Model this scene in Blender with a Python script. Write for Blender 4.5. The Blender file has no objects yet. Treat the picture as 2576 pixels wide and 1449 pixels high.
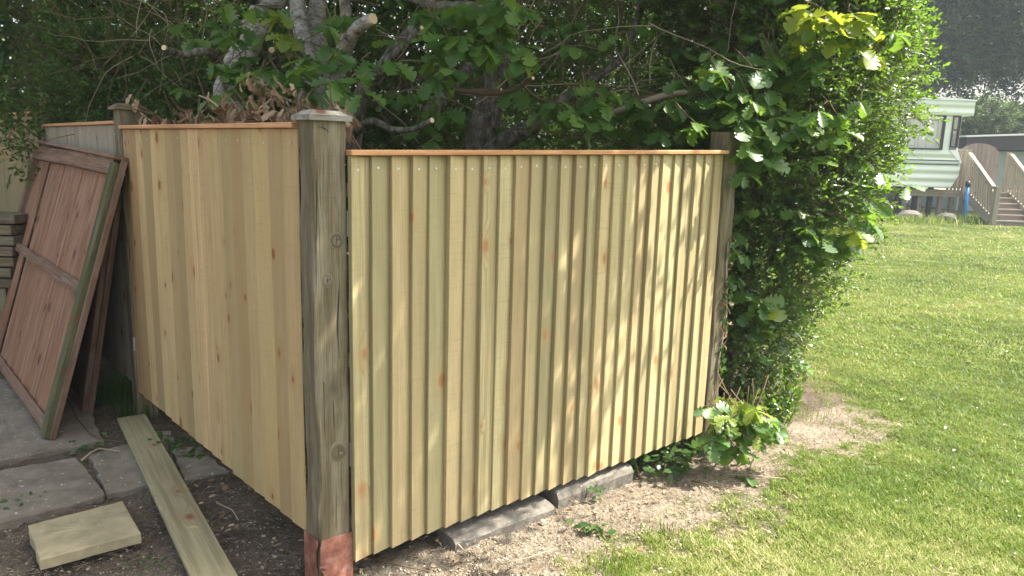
import bpy, math, random
import numpy as np
from mathutils import Vector
rg = np.random.default_rng(7); random.seed(7)
S = bpy.context.scene
COL = S.collection
HC = 1.6
SAZ = 8.
# ---------------------------------------------------------------- camera frame (used to turn measured sight lines into real places)
def _basis(p, r):
    p = math.radians(p); r = math.radians(r)
    F = np.array([0, math.cos(p), -math.sin(p)]); U = np.array([0, math.sin(p), math.cos(p)]); X = np.array([1., 0, 0])
    return F, math.cos(r)*X+math.sin(r)*U, -math.sin(r)*X+math.cos(r)*U
FW, RT, UP = _basis(10.3, 1.6); FL = 1860.
def ray(x, y): return FW + RT*(x-1288)/FL - UP*(y-724.5)/FL
def G(x, y, z=0.):
    d = ray(x, y); return np.array([0, 0, HC]) + d*((z-HC)/d[2])
def AT(x, y, Y):
    d = ray(x, y); return np.array([0, 0, HC]) + d*(Y/d[1])
def nrm(a): return a/np.maximum(np.linalg.norm(a, axis=-1, keepdims=True), 1e-9)

# ---------------------------------------------------------------- objects
def tag(o, label=None, cat=None, group=None, kind=None):
    if label: o['label'] = label
    if cat: o['category'] = cat
    if group: o['group'] = group
    if kind: o['kind'] = kind
    return o
def empty(name, loc, label, cat, group=None):
    o = bpy.data.objects.new(name, None); COL.objects.link(o); o.location = [float(v) for v in loc]
    return tag(o, label, cat, group)
def link(name, me, mat, parent=None, smooth=False):
    o = bpy.data.objects.new(name, me); COL.objects.link(o)
    if name in ('twigs', 'stems', 'shoots', 'crown_twigs', 'foliage', 'leaves', 'dead_leaves', 'bright_leaves', 'crown'): o['kind'] = 'stuff'
    if mat: me.materials.append(mat)
    if smooth: me.polygons.foreach_set('use_smooth', [True]*len(me.polygons))
    if parent:
        o.parent = parent
        if parent.type == 'EMPTY': o.matrix_parent_inverse = inv(parent)
    return o
def inv(p):
    from mathutils import Matrix
    return Matrix.Translation(-Vector(p.location))
def fast_mesh(name, V, Fc, attrs=None):
    """V (n,3); Fc (m,k) equal-size faces"""
    me = bpy.data.meshes.new(name); V = np.asarray(V, np.float32); Fc = np.asarray(Fc, np.int32)
    m, k = Fc.shape
    me.vertices.add(len(V)); me.vertices.foreach_set('co', V.ravel())
    me.loops.add(m*k); me.loops.foreach_set('vertex_index', Fc.ravel())
    me.polygons.add(m); me.polygons.foreach_set('loop_start', np.arange(m, dtype=np.int32)*k)
    me.update(calc_edges=True)
    for nme, arr in (attrs or {}).items():
        arr = np.asarray(arr, np.float32)
        if arr.ndim == 1: a = me.attributes.new(nme, 'FLOAT', 'POINT'); a.data.foreach_set('value', arr)
        else: a = me.attributes.new(nme, 'FLOAT_VECTOR', 'POINT'); a.data.foreach_set('vector', arr.ravel())
    return me
class MB:
    """collects polygons into one mesh with a grain coordinate and a random value per piece"""
    def __init__(s): s.v = []; s.f = []; s.g = []; s.r = []
    def add(s, vs, fs, g=None, r=None):
        n = len(s.v); r = random.random() if r is None else r
        off = np.array([random.uniform(-9, 9) for _ in range(3)])
        s.v += [tuple(map(float, p)) for p in vs]; s.f += [tuple(i+n for i in q) for q in fs]
        g = vs if g is None else g
        s.g += [tuple(np.array(p)+off) for p in g]; s.r += [r]*len(vs)
    def box(s, o, ax, ay, az, r=None, bev=0.0):
        """corner o, edge vectors ax, ay, az; grain runs along az"""
        o, ax, ay, az = [np.array(q, float) for q in (o, ax, ay, az)]
        lx, ly, lz = [np.linalg.norm(q) for q in (ax, ay, az)]
        if bev <= 0:
            uv = [(0,0,0),(1,0,0),(1,1,0),(0,1,0),(0,0,1),(1,0,1),(1,1,1),(0,1,1)]
            s.add([o+ax*a+ay*b+az*c for a,b,c in uv], [(0,3,2,1),(4,5,6,7),(0,1,5,4),(1,2,6,5),(2,3,7,6),(3,0,4,7)],
                  [(a*lx, b*ly, c*lz) for a,b,c in uv], r); return
        bx, by, bz = [min(bev/l, .4) for l in (lx, ly, lz)]
        vs = []
        for c, ins in ((0, 1), (bz, 0), (1-bz, 0), (1, 1)):
            i, j = (bx, by) if ins else (0, 0)
            # octagonal ring
            ring = [(bx+i*0, j), (1-bx, j), (1-i, by), (1-i, 1-by), (1-bx, 1-j), (bx, 1-j), (i, 1-by), (i, by)]
            vs += [(a, b, c) for a, b in ring]
        fs = [tuple(range(7, -1, -1)), tuple(range(24, 32))]
        for k in range(3):
            for q in range(8): fs.append((k*8+q, k*8+(q+1) % 8, k*8+8+(q+1) % 8, k*8+8+q))
        s.add([o+ax*a+ay*b+az*c for a,b,c in vs], fs, [(a*lx, b*ly, c*lz) for a,b,c in vs], r)
    def tube(s, pts, rad, seg=8, cap=True, rough=0.0, r=None):
        pts = [np.array(p, float) for p in pts]; n = len(pts); vs = []; g = []; L = 0
        up = np.array([.3, .2, .93])
        for i, p in enumerate(pts):
            t = nrm(pts[min(i+1, n-1)]-pts[max(i-1, 0)]); a = nrm(np.cross(t, up))
            if np.linalg.norm(np.cross(t, up)) < .1: a = nrm(np.cross(t, np.array([1, 0, 0.])))
            b = np.cross(t, a)
            if i: L += np.linalg.norm(p-pts[i-1])
            for k in range(seg):
                th = 2*math.pi*k/seg; rr = rad[i]*(1+rough*random.uniform(-1, 1))
                vs.append(p+(a*math.cos(th)+b*math.sin(th))*rr); g.append((rad[i]*math.cos(th), rad[i]*math.sin(th), L))
        fs = [(i*seg+k, i*seg+(k+1) % seg, (i+1)*seg+(k+1) % seg, (i+1)*seg+k) for i in range(n-1) for k in range(seg)]
        if cap: fs += [tuple(range(seg-1, -1, -1)), tuple(range((n-1)*seg, n*seg))]
        s.add(vs, fs, g, r)
    def prism(s, poly, d, r=None):
        """closed polygon (3D points) extruded by vector d"""
        n = len(poly); P = [np.array(p, float) for p in poly]; Q = [p+np.array(d, float) for p in P]
        s.add(P+Q, [tuple(range(n-1, -1, -1)), tuple(range(n, 2*n))]+[(i, (i+1) % n, n+(i+1) % n, n+i) for i in range(n)], None, r)
    def build(s, name, mat, parent=None, smooth=False):
        me = bpy.data.meshes.new(name); me.from_pydata(s.v, [], s.f); me.update()
        a = me.attributes.new('gco', 'FLOAT_VECTOR', 'POINT'); a.data.foreach_set('vector', np.array(s.g, np.float32).ravel())
        a = me.attributes.new('rnd', 'FLOAT', 'POINT'); a.data.foreach_set('value', np.array(s.r, np.float32))
        import bmesh
        bm = bmesh.new(); bm.from_mesh(me); bmesh.ops.recalc_face_normals(bm, faces=bm.faces); bm.to_mesh(me); bm.free()
        return link(name, me, mat, parent, smooth)

# ---------------------------------------------------------------- materials
class NT:
    def __init__(s, name):
        s.m = bpy.data.materials.new(name); s.m.use_nodes = True; s.t = s.m.node_tree; s.t.nodes.clear()
        s.out = s.t.nodes.new('ShaderNodeOutputMaterial')
    def n(s, typ, ins=None, **kw):
        nd = s.t.nodes.new('ShaderNode'+typ)
        for k, v in kw.items(): setattr(nd, k, v)
        for k, v in (ins or {}).items():
            sk = nd.inputs[k]
            if hasattr(v, 'is_output'): s.t.links.new(v, sk)
            else: sk.default_value = v
        return nd
    def math(s, op, a, b=0., c=0., clamp=False):
        return s.n('Math', {0: a, 1: b, 2: c}, operation=op, use_clamp=clamp).outputs[0]
    def ramp(s, fac, stops, interp='LINEAR'):
        nd = s.n('ValToRGB', {0: fac}); cr = nd.color_ramp; cr.interpolation = interp
        while len(cr.elements) < len(stops): cr.elements.new(.5)
        for e, (p, c) in zip(cr.elements, stops):
            e.position = p; e.color = (*c, 1) if len(c) == 3 else c
        return nd.outputs[0]
    def mix(s, f, a, b, mode='MIX'):
        nd = s.n('Mix', data_type='RGBA', blend_type=mode)
        for i, v in ((0, f), (6, a), (7, b)):
            if hasattr(v, 'is_output'): s.t.links.new(v, nd.inputs[i])
            else: nd.inputs[i].default_value = (*v, 1) if isinstance(v, tuple) and len(v) == 3 else v
        return nd.outputs[2]
    def attr(s, name, out='Fac'): return s.n('Attribute', attribute_name=name).outputs[out]
    def noise(s, vec, scale, detail=4., rough=.55, dist=0.):
        return s.n('TexNoise', {'Vector': vec, 'Scale': scale, 'Detail': detail, 'Roughness': rough, 'Distortion': dist}).outputs[0]
    def scale(s, vec, xyz):
        return s.n('VectorMath', {0: vec, 1: xyz}, operation='MULTIPLY').outputs[0]
    def bump(s, h, strength=.3, dist=.01):
        return s.n('Bump', {'Height': h, 'Strength': strength, 'Distance': dist}).outputs[0]
    def pos(s): return s.n('NewGeometry').outputs['Position']
    def surf(s, col, rough=.7, bump=None, spec=.3, metal=0.):
        i = {'Base Color': col if hasattr(col, 'is_output') else (*col, 1), 'Roughness': rough, 'Specular IOR Level': spec, 'Metallic': metal}
        if bump is not None: i['Normal'] = bump
        p = s.n('BsdfPrincipled', i); s.t.links.new(p.outputs[0], s.out.inputs[0]); return p

def wood(name, ca, cb, cc, knot=(.16,.07,.03), kn=.8, wear=0., wearc=(.25,.25,.2), rough=.75, bs=.25, dark=.5, var=.35):
    """ca light ring, cb mid, cc per-board tint; grain along gco.z"""
    N = NT(name); g = N.attr('gco', 'Vector'); r = N.attr('rnd')
    sg = N.n('SeparateXYZ', {0: g}); kv = N.n('TexVoronoi', {'Vector': N.n('CombineXYZ', {0: N.math('MULTIPLY', sg.outputs[0], 8.), 1: N.math('MULTIPLY', sg.outputs[2], 5.)}).outputs[0], 'Scale': 1.}, feature='F1', voronoi_dimensions='2D')
    on = N.math('GREATER_THAN', N.n('SeparateColor', {0: kv.outputs['Color']}).outputs[0], kn)
    kd = N.math('DIVIDE', kv.outputs['Distance'], N.math('MULTIPLY_ADD', N.n('SeparateColor', {0: kv.outputs['Color']}).outputs[1], 1.0, .55))
    k1 = N.math('MULTIPLY', N.math('SUBTRACT', 1., N.math('DIVIDE', kd, .42), clamp=True), on)      # wide falloff
    k2 = N.math('MULTIPLY', N.math('SUBTRACT', 1., N.math('DIVIDE', kd, .13), clamp=True), on)
    sx = N.n('SeparateXYZ', {0: g})
    wob = N.math('MULTIPLY', N.noise(N.scale(g, (6., 6., .9)), 1., 2.), .05)
    x2 = N.math('ADD', sx.outputs[0], N.math('ADD', wob, N.math('MULTIPLY', k1, .05)))
    gv = N.n('CombineXYZ', {0: N.math('MULTIPLY', x2, 75.), 1: N.math('MULTIPLY', sx.outputs[1], 75.), 2: N.math('MULTIPLY', sx.outputs[2], .8)}).outputs[0]
    rings = N.noise(gv, 1., 2., .5)
    fine = N.noise(N.scale(g, (420., 420., 7.)), 1., 3.)
    blot = N.noise(N.scale(g, (7., 7., 1.6)), 1., 3.)
    c = N.ramp(rings, [(.34, tuple(v*.82 for v in cb)), (.46, ca), (.53, tuple(.35*a+.65*b for a, b in zip(ca, cb))), (.6, tuple(v*1.08 for v in ca)), (.72, cb)])
    st = N.noise(N.scale(g, (30., 30., 1.1)), 1., 3., .6); c = N.mix(N.math('MULTIPLY', N.math('SUBTRACT', st, .46, clamp=True), 4.0, clamp=True), c, tuple(v*.72 for v in cb))
    c = N.mix(N.math('MULTIPLY', r, var), c, cc)
    rr = N.math('FRACT', N.math('MULTIPLY', r, 7.31)); c = N.mix(N.math('MULTIPLY', rr, var*.6), c, tuple(v*.55 for v in cb))
    rs = N.math('FRACT', N.math('MULTIPLY', r, 3.77)); c = N.mix(N.math('MULTIPLY', rs, var*.5), c, (ca[0]*.92, ca[1]*1.02, ca[2]*1.0))
    c = N.mix(N.math('MULTIPLY', N.math('SUBTRACT', blot, .4), 1.2, clamp=True), c, tuple(v*.78 for v in cb))
    c = N.mix(N.math('MULTIPLY', N.math('SUBTRACT', .53, fine, clamp=True), 3.2*dark, clamp=True), c, tuple(v*.5 for v in cb))
    vb = N.math('MULTIPLY_ADD', N.math('FRACT', N.math('MULTIPLY', r, 13.37)), .36, .70)
    c = N.mix(min(var, 1.)*.9, c, N.mix(1., c, N.n('CombineColor', {0: vb, 1: vb, 2: vb}).outputs[0], 'MULTIPLY'))
    saw = N.noise(N.scale(g, (9., 9., 160.)), 1., 2., .5); c = N.mix(N.math('MULTIPLY', N.math('SUBTRACT', saw, .55, clamp=True), 1.6, clamp=True), c, tuple(v*.7 for v in cb))
    if wear > 0:
        w = N.noise(N.scale(g, (22., 22., 3.)), 1., 5., .65)
        c = N.mix(N.math('MULTIPLY', N.math('SUBTRACT', w, .45, clamp=True), wear*5, clamp=True), c, wearc)
        cr = N.noise(N.scale(g, (130., 130., 2.2)), 1., 3., .5)
        c = N.mix(N.math('MULTIPLY', N.math('GREATER_THAN', cr, .67), .7), c, tuple(v*.25 for v in cb))
    c = N.mix(N.math('MULTIPLY', k1, .55, clamp=True), c, tuple(.5*a+.5*b for a, b in zip(knot, cb)))
    c = N.mix(N.math('MULTIPLY', k2, N.math('MULTIPLY_ADD', N.n('SeparateColor', {0: kv.outputs['Color']}).outputs[2], 2.2, .6), clamp=True), c, knot)
    h = N.math('ADD', N.math('MULTIPLY', rings, .6), fine)
    N.surf(c, rough, N.bump(h, bs, .004), .25)
    return N.m

def leaf(name, stops, trans=.4, tcol=(.28,.42,.04), rough=.42, spec=.5, tv=None):
    N = NT(name); r = N.attr('rnd'); c = N.ramp(r, stops)
    c = N.mix(N.math('MULTIPLY', N.noise(N.pos(), 38., 2.), .4), c, tuple(v*.55 for v in stops[0][1]))
    p = N.n('BsdfPrincipled', {'Base Color': c, 'Roughness': rough, 'Specular IOR Level': spec})
    t = N.n('BsdfTranslucent', {'Color': N.mix(.5, c, tcol)})
    m = N.n('MixShader', {0: trans, 1: p.outputs[0], 2: t.outputs[0]})
    N.t.links.new(m.outputs[0], N.out.inputs[0]); return N.m

def plain(name, c, rough=.5, spec=.4, metal=0., nz=0., ns=20., bs=0.):
    N = NT(name); n = N.noise(N.pos(), ns, 5.)
    col = N.mix(N.math('MULTIPLY', n, nz), c, tuple(v*.5 for v in c))
    N.surf(col, rough, N.bump(n, bs, .01) if bs else None, spec, metal); return N.m

M = {}
M['green_pine'] = wood('treated pine boards', (.56,.48,.27), (.37,.30,.15), (.54,.39,.21), knot=(.34,.18,.08), var=.9, kn=.76)
M['tan_pine'] = wood('warm pine boards', (.71,.495,.26), (.50,.32,.145), (.50,.40,.18), knot=(.24,.10,.04), var=1., kn=.66)
M['cap_pine'] = wood('fresh cut capping', (.72,.42,.22), (.58,.28,.12), (.74,.45,.22), knot=(.3,.12,.05))
M['old_post'] = wood('weathered post', (.235,.19,.115), (.145,.115,.065), (.20,.175,.105), knot=(.09,.075,.055), wear=.35, wearc=(.34,.32,.25), kn=.86, bs=.7, dark=1.1, rough=.9)
M['cap_old'] = wood('weathered cap', (.36,.345,.30), (.22,.21,.175), (.30,.28,.22), wear=.4, wearc=(.44,.43,.39), bs=.6, rough=.9)
M['plank'] = wood('lying plank', (.42,.37,.22), (.28,.24,.13), (.38,.35,.24), knot=(.2,.09,.04), kn=.68)
M['old_panel'] = wood('faded brown boards', (.40,.21,.12), (.22,.11,.06), (.32,.18,.105), knot=(.13,.055,.04), wear=.35, wearc=(.44,.30,.23), kn=.74, bs=.5, rough=.9, dark=.9)
M['old_rail'] = wood('faded brown rail', (.30,.185,.12), (.17,.10,.065), (.25,.165,.11), wear=.35, wearc=(.38,.31,.26), bs=.7, rough=.95, dark=1.)
M['green_rail'] = wood('algae covered stile', (.13,.14,.055), (.08,.085,.04), (.16,.14,.08), wear=.35, wearc=(.24,.20,.13), bs=.6, rough=.95, dark=1.)
M['grey_boards'] = wood('grey weathered boards', (.40,.36,.27), (.27,.23,.16), (.46,.37,.23), wear=.25, wearc=(.38,.38,.34), rough=.9, bs=.4)
M['deck'] = wood('deck timber', (.42,.36,.28), (.31,.26,.20), (.40,.35,.28), rough=.8)
M['gatewood'] = wood('gate timber', (.33,.27,.23), (.24,.19,.16), (.35,.28,.23), rough=.8)

N = NT('bark'); p_ = N.pos(); n1 = N.noise(N.scale(p_, (1, 1, .45)), 26., 6., .65); n2 = N.noise(p_, 7., 3.)
c = N.ramp(n1, [(.3, (.035,.03,.022)), (.48, (.13,.115,.085)), (.62, (.27,.25,.205))])
c = N.mix(N.math('MULTIPLY', N.math('SUBTRACT', n2, .5, clamp=True), 2.5, clamp=True), c, (.10,.12,.06))
N.surf(c, .95, N.bump(n1, .9, .02), .1); M['bark'] = N.m
N = NT('pale bark'); n1 = N.noise(N.scale(N.pos(), (1, 1, 2.2)), 17., 6., .7)
N.surf(N.ramp(n1, [(.32, (.05,.045,.035)), (.45, (.25,.235,.2)), (.62, (.5,.48,.43))]), .95, N.bump(n1, .8, .02), .1); M['pale_bark'] = N.m
M['twig'] = plain('twig bark', (.17,.12,.075), .9, .1, nz=.6, ns=60)
M['pale_twig'] = plain('dry twig', (.42,.34,.24), .9, .1, nz=.6, ns=90)
M['cut'] = plain('fresh cut wood', (.75,.58,.36), .8, .2, nz=.25, ns=120)
M['leaf_small'] = leaf('small glossy leaf', [(0, (.045,.105,.025)), (.5, (.075,.155,.035)), (.85, (.12,.21,.04)), (1, (.26,.34,.05))], .46, (.30,.50,.03), .30, .65)
M['leaf_dark'] = leaf('hedge leaf', [(0, (.045,.09,.022)), (.6, (.085,.16,.035)), (1, (.15,.24,.05))], .35, (.16,.32,.03), .5, .35)
M['leaf_far'] = leaf('far crown leaf', [(0, (.03,.06,.03)), (1, (.085,.14,.07))], .25, (.1,.18,.05), .6, .3)
M['leaf_hedge_far'] = leaf('far hedge leaf', [(0, (.08,.14,.05)), (1, (.16,.24,.08))], .3, (.16,.25,.05), .6, .3)
M['oak_leaf'] = leaf('oak leaf', [(0, (.06,.14,.035)), (.6, (.10,.21,.045)), (1, (.19,.30,.06))], .42, (.34,.55,.03), .4, .5)
M['oak_bright'] = leaf('bright oak leaf', [(0, (.13,.22,.03)), (1, (.3,.36,.05))], .5, (.6,.68,.05), .4, .45)  # lighter copy of the oak leaf, sunlit yellow put into its colour
M['dead_leaf'] = leaf('dead brown leaf', [(0, (.20,.12,.07)), (.6, (.44,.31,.19)), (1, (.62,.50,.36))], .25, (.4,.22,.08), .8, .15)
M['ivy'] = leaf('ivy leaf', [(0, (.03,.08,.02)), (1, (.09,.17,.04))], .3, (.2,.4,.04), .35, .5)
M['grass'] = leaf('grass blade', [(0, (.025,.06,.01)), (.28, (.09,.18,.022)), (.62, (.20,.31,.035)), (.88, (.38,.40,.09)), (1, (.74,.64,.38))], .35, (.38,.50,.06), .55, .3)
M['crumb'] = leaf('soil crumbs', [(0, (.10,.075,.05)), (.4, (.42,.34,.24)), (1, (.80,.70,.54))], 0., (.1,.1,.1), .95, .1)
M['crumb_dark'] = leaf('damp soil crumbs', [(0, (.09,.07,.05)), (.6, (.28,.22,.16)), (1, (.52,.44,.34))], 0., (.1,.1,.1), .95, .1)
# slabs
def stone(name, a, b, spots, sc=9.):
    N = NT(name); P = N.pos(); n1 = N.noise(P, sc, 6., .6); n2 = N.noise(P, 130., 4., .7); v = N.noise(P, 42., 3., .6)
    c = N.ramp(n1, [(.3, b), (.65, a)])
    c = N.mix(N.math('MULTIPLY', n2, .5), c, tuple(q*.45 for q in b))
    c = N.mix(N.math('MULTIPLY', N.math('SUBTRACT', v, .64, clamp=True), 14., clamp=True), c, spots)
    N.surf(c, .92, N.bump(N.math('ADD', n1, N.math('MULTIPLY', n2, .6)), .5, .01), .2); return N.m
M['slab'] = stone('grey slab', (.30,.26,.20), (.165,.14,.105), (.52,.49,.41))
M['yellow_slab'] = stone('buff slab', (.50,.42,.26), (.30,.26,.16), (.40,.35,.23), 11.)
M['kerb'] = stone('concrete', (.27,.245,.205), (.12,.11,.09), (.42,.39,.33), 22.)
N = NT('red oxide paint'); P = N.pos(); n1 = N.noise(P, 16., 5., .65); n2 = N.noise(P, 80., 3.)
c = N.ramp(n1, [(.38, (.15,.06,.04)), (.52, (.26,.105,.075)), (.68, (.36,.20,.15))])
c = N.mix(N.math('MULTIPLY', N.math('SUBTRACT', n2, .6, clamp=True), 4., clamp=True), c, (.12,.05,.03))
N.surf(c, .5, N.bump(n2, .2, .003), .4); M['oxide'] = N.m
M['galv'] = plain('galvanised steel', (.6,.62,.64), .4, .5, .8, nz=.3, ns=80)
M['mint'] = None
N = NT('mint siding'); z = N.n('SeparateXYZ', {0: N.pos()}).outputs[2]
w = N.math('SINE', N.math('MULTIPLY', z, 2*math.pi/.235))
c = N.mix(N.math('MULTIPLY', N.noise(N.scale(N.pos(), (2.5, 1, .8)), 1.5, 5.), .45), (.72,.78,.66), (.55,.62,.50))
N.surf(c, .45, N.bump(w, .7, .025), .4); M['mint'] = N.m
M['mint_flat'] = plain('mint trim', (.74,.80,.70), .45, .4, nz=.15)
M['white_trim'] = plain('white trim', (.8,.83,.8), .45, .4, nz=.1)
M['darkframe'] = plain('brown window frame', (.035,.028,.025), .5)
M['navy'] = plain('navy stripe', (.02,.07,.12), .5)
M['curtain'] = None
N = NT('net curtain'); sx = N.n('SeparateXYZ', {0: N.pos()}).outputs[0]
w = N.math('SINE', N.math('ADD', N.math('MULTIPLY', sx, 34.), N.math('MULTIPLY', N.noise(N.scale(N.pos(), (3, 1, .3)), 1., 3.), 14.)))
N.surf(N.mix(N.math('MULTIPLY_ADD', w, .18, .2), (.95,.95,.88), (.75,.75,.7)), .9, N.bump(w, .8, .03), .1); M['curtain'] = N.m
N = NT('window glass'); a = N.n('BsdfTransparent'); b = N.n('BsdfGlossy', {'Roughness': .03}); mx = N.n('MixShader', {0: .12, 1: a.outputs[0], 2: b.outputs[0]})
N.t.links.new(mx.outputs[0], N.out.inputs[0]); M['glass'] = N.m
M['blue'] = plain('blue pipe', (.03,.22,.55), .4)
M['black'] = plain('black plastic', (.02,.02,.02), .5)
M['felt'] = plain('dark roof felt', (.055,.045,.045), .8, .2, nz=.5, ns=4.)
M['shedwall'] = plain('grey green wall', (.25,.3,.27), .8, .2, nz=.3, ns=4.)
M['rock'] = stone('rough rock', (.25,.235,.2), (.14,.13,.11), (.3,.3,.27))

# ---------------------------------------------------------------- leaves
def t_small():
    V = np.array([(0,0,0), (-.2,.3,.06), (-.21,.62,.05), (0,1,-.06), (.21,.62,.05), (.2,.3,.06)], float)
    return V, np.array([(0,3,2,1), (0,5,4,3)])
def t_oak():
    ys = [0,.1,.17,.23,.29,.36,.43,.5,.57,.65,.72,.79,.86,.93,1.]
    ws = [.02,.05,.15,.16,.08,.23,.25,.12,.32,.34,.18,.30,.28,.19,.0]
    dy = [0,0,.03,.03,0,.03,.03,0,.04,.04,0,.03,.03,.03,0]
    V = []; 
    for y, w, d in zip(ys, ws, dy):
        zc = -.14*y*y
        V += [(0, y, zc), (-w, y+d, zc+w*.28), (w, y+d, zc+w*.28)]
    F = []
    for i in range(14):
        a = 3*i; F += [(a, a+3, a+4, a+1), (a, a+2, a+5, a+3)]
    return np.array(V), np.array(F)
def t_oaklow():
    V = np.array([(0,0,0), (-.18,.3,.05), (-.3,.68,.06), (0,1,-.12), (.3,.68,.06), (.18,.3,.05)], float)
    return V, np.array([(0,3,2,1), (0,5,4,3)])
def t_curl():
    V = []; 
    for i in range(7):
        y = i/6; w = [.03,.2,.16,.27,.19,.2,.04][i]; a = y*1.7
        V += [(0, math.sin(a)*.85, -.5*(1-math.cos(a))*.8), (-w*.6, math.sin(a)*.85+.02, -.4*(1-math.cos(a))+w*.5), (w*.55, math.sin(a)*.85-.02, -.4*(1-math.cos(a))+w*.55)]
    F = []
    for i in range(6):
        a = 3*i; F += [(a, a+3, a+4, a+1), (a, a+2, a+5, a+3)]
    return np.array(V), np.array(F)
def t_ivy():
    V = np.array([(0,0,0), (-.4,.05,.04), (-.5,.45,.05), (-.2,.6,.02), (0,1.05,-.05), (.2,.6,.02), (.5,.45,.05), (.4,.05,.04)], float)
    return V, np.array([(0,3,2,1), (0,4,3,0)][:1]+[(0,7,6,5), (0,5,4,3)])
TS, TO, TL, TC, TI = t_small(), t_oak(), t_oaklow(), t_curl(), t_ivy()
def leaves(P, D, Nn, size, T, rnd=None, bend=True):
    P, D = np.asarray(P), nrm(np.asarray(D)); Nn = np.asarray(Nn)
    Nn = nrm(Nn-D*np.sum(Nn*D, 1, keepdims=True)); B = np.cross(D, Nn)
    V, F = T; n = len(P); k = len(V); size = np.broadcast_to(size, (n,))
    sc = 1+.18*rg.standard_normal((n, 1, 1)) if bend else np.ones((n, 1, 1))
    vz = V[None, :, 2:3]*(1+.8*rg.standard_normal((n, 1, 1)))
    X = P[:, None]+size[:, None, None]*(V[None, :, 0:1]*sc*B[:, None]+V[None, :, 1:2]*D[:, None]+vz*Nn[:, None])
    FF = (F[None]+(np.arange(n)*k)[:, None, None]).reshape(-1, F.shape[1])
    rnd = rg.random(n) if rnd is None else rnd
    return X.reshape(-1, 3), FF, np.repeat(rnd, k)
def leafobj(name, P, D, Nn, size, T, mat, parent=None, rnd=None):
    V, F, R = leaves(P, D, Nn, size, T, rnd); return link(name, fast_mesh(name, V, F, {'rnd': R}), mat, parent)
def stems(A, B, r):
    """many thin three-sided rods A->B"""
    n = len(A); d = nrm(B-A); a = nrm(np.cross(d, np.array([.31, .22, .92]))); b = np.cross(d, a); V = []
    r = np.broadcast_to(r, (n,))[:, None]
    for q, rr in ((A, r), (B, r*.5)):
        for t in range(3): V.append(q+(a*math.cos(t*2.094)+b*math.sin(t*2.094))*rr)
    V = np.stack(V, 1).reshape(-1, 3); o = (np.arange(n)*6)[:, None, None]
    F = (np.array([(0,1,4,3), (1,2,5,4), (2,0,3,5)])[None]+o).reshape(-1, 4)
    return V, F
def spray(base, dirs, L, K, ls, up=.75, droop=.15, jit=.45):
    """twigs with alternate leaves; returns leaf arrays and twig ends"""
    n = len(base); dirs = nrm(dirs); L = np.broadcast_to(L, (n,))
    side0 = nrm(np.cross(dirs, np.array([0, 0, 1.])+.3*rg.standard_normal((n, 3))))
    P = []; D = []; Nn = []; sz = []
    for k in range(K):
        t = (k+.7)/K; sgn = 1 if k % 2 else -1
        p = base+dirs*(L*t)[:, None]; p[:, 2] -= droop*(L*t*t)
        d = .55*dirs+sgn*.75*side0+.35*rg.standard_normal((n, 3)) if k < K-1 else dirs+.2*rg.standard_normal((n, 3))
        P.append(p); D.append(d)
        Nn.append(np.array([0, 0, up])+.35*dirs+jit*rg.standard_normal((n, 3)))
        sz.append(ls*(.65+.6*rg.random(n)))
    end = base+dirs*L[:, None]; end[:, 2] -= droop*L
    return np.concatenate(P), np.concatenate(D), np.concatenate(Nn), np.concatenate(sz), base, end
def blobs(n, bl, shell=.55):
    """points in ellipsoids biased to the shell with outward directions and clumping"""
    w = np.array([b[3]*b[5] for b in bl]); w = w/w.sum(); idx = rg.choice(len(bl), n, p=w)
    C_ = np.array([b[:3] for b in bl])[idx]; Rr = np.array([b[3:6] for b in bl])[idx]
    d = nrm(rg.standard_normal((n, 3)))
    lump = 1+.10*np.sin(d[:, 0]*7+idx)*np.cos(d[:, 2]*6+idx*2)+.07*np.sin(d[:, 1]*13+d[:, 2]*9)
    rr = (shell+(1-shell)*rg.random(n)**.6)*lump
    return C_+d*Rr*rr[:, None], d
def bez(pts, m=5):
    """smooth a polyline of (x,y,z,r)"""
    P = np.array(pts, float); out = []
    for i in range(len(P)-1):
        p0, p1, p2, p3 = P[max(i-1, 0)], P[i], P[i+1], P[min(i+2, len(P)-1)]
        for k in range(m):
            t = k/m; out.append(.5*((2*p1)+(-p0+p2)*t+(2*p0-5*p1+4*p2-p3)*t*t+(-p0+3*p1-3*p2+p3)*t**3))
    out.append(P[-1]); return np.array(out)
def limb(pts, parent, mat, name='branch', cut=False, rough=.08, seg=10):
    q = bez([(*AT(x, y, Y), r) for x, y, Y, r in pts], 5)
    m = MB(); m.tube(q[:, :3], q[:, 3], seg, True, rough); o = m.build(name, mat, parent, True)
    if cut:
        t = nrm(q[-1, :3]-q[-2, :3]); c = MB(); c.tube([q[-1, :3]-t*.002, q[-1, :3]+t*.004], [q[-1, 3]*.93]*2, seg)
        c.build('cut_face', M['cut'], o)
    return o

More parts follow.
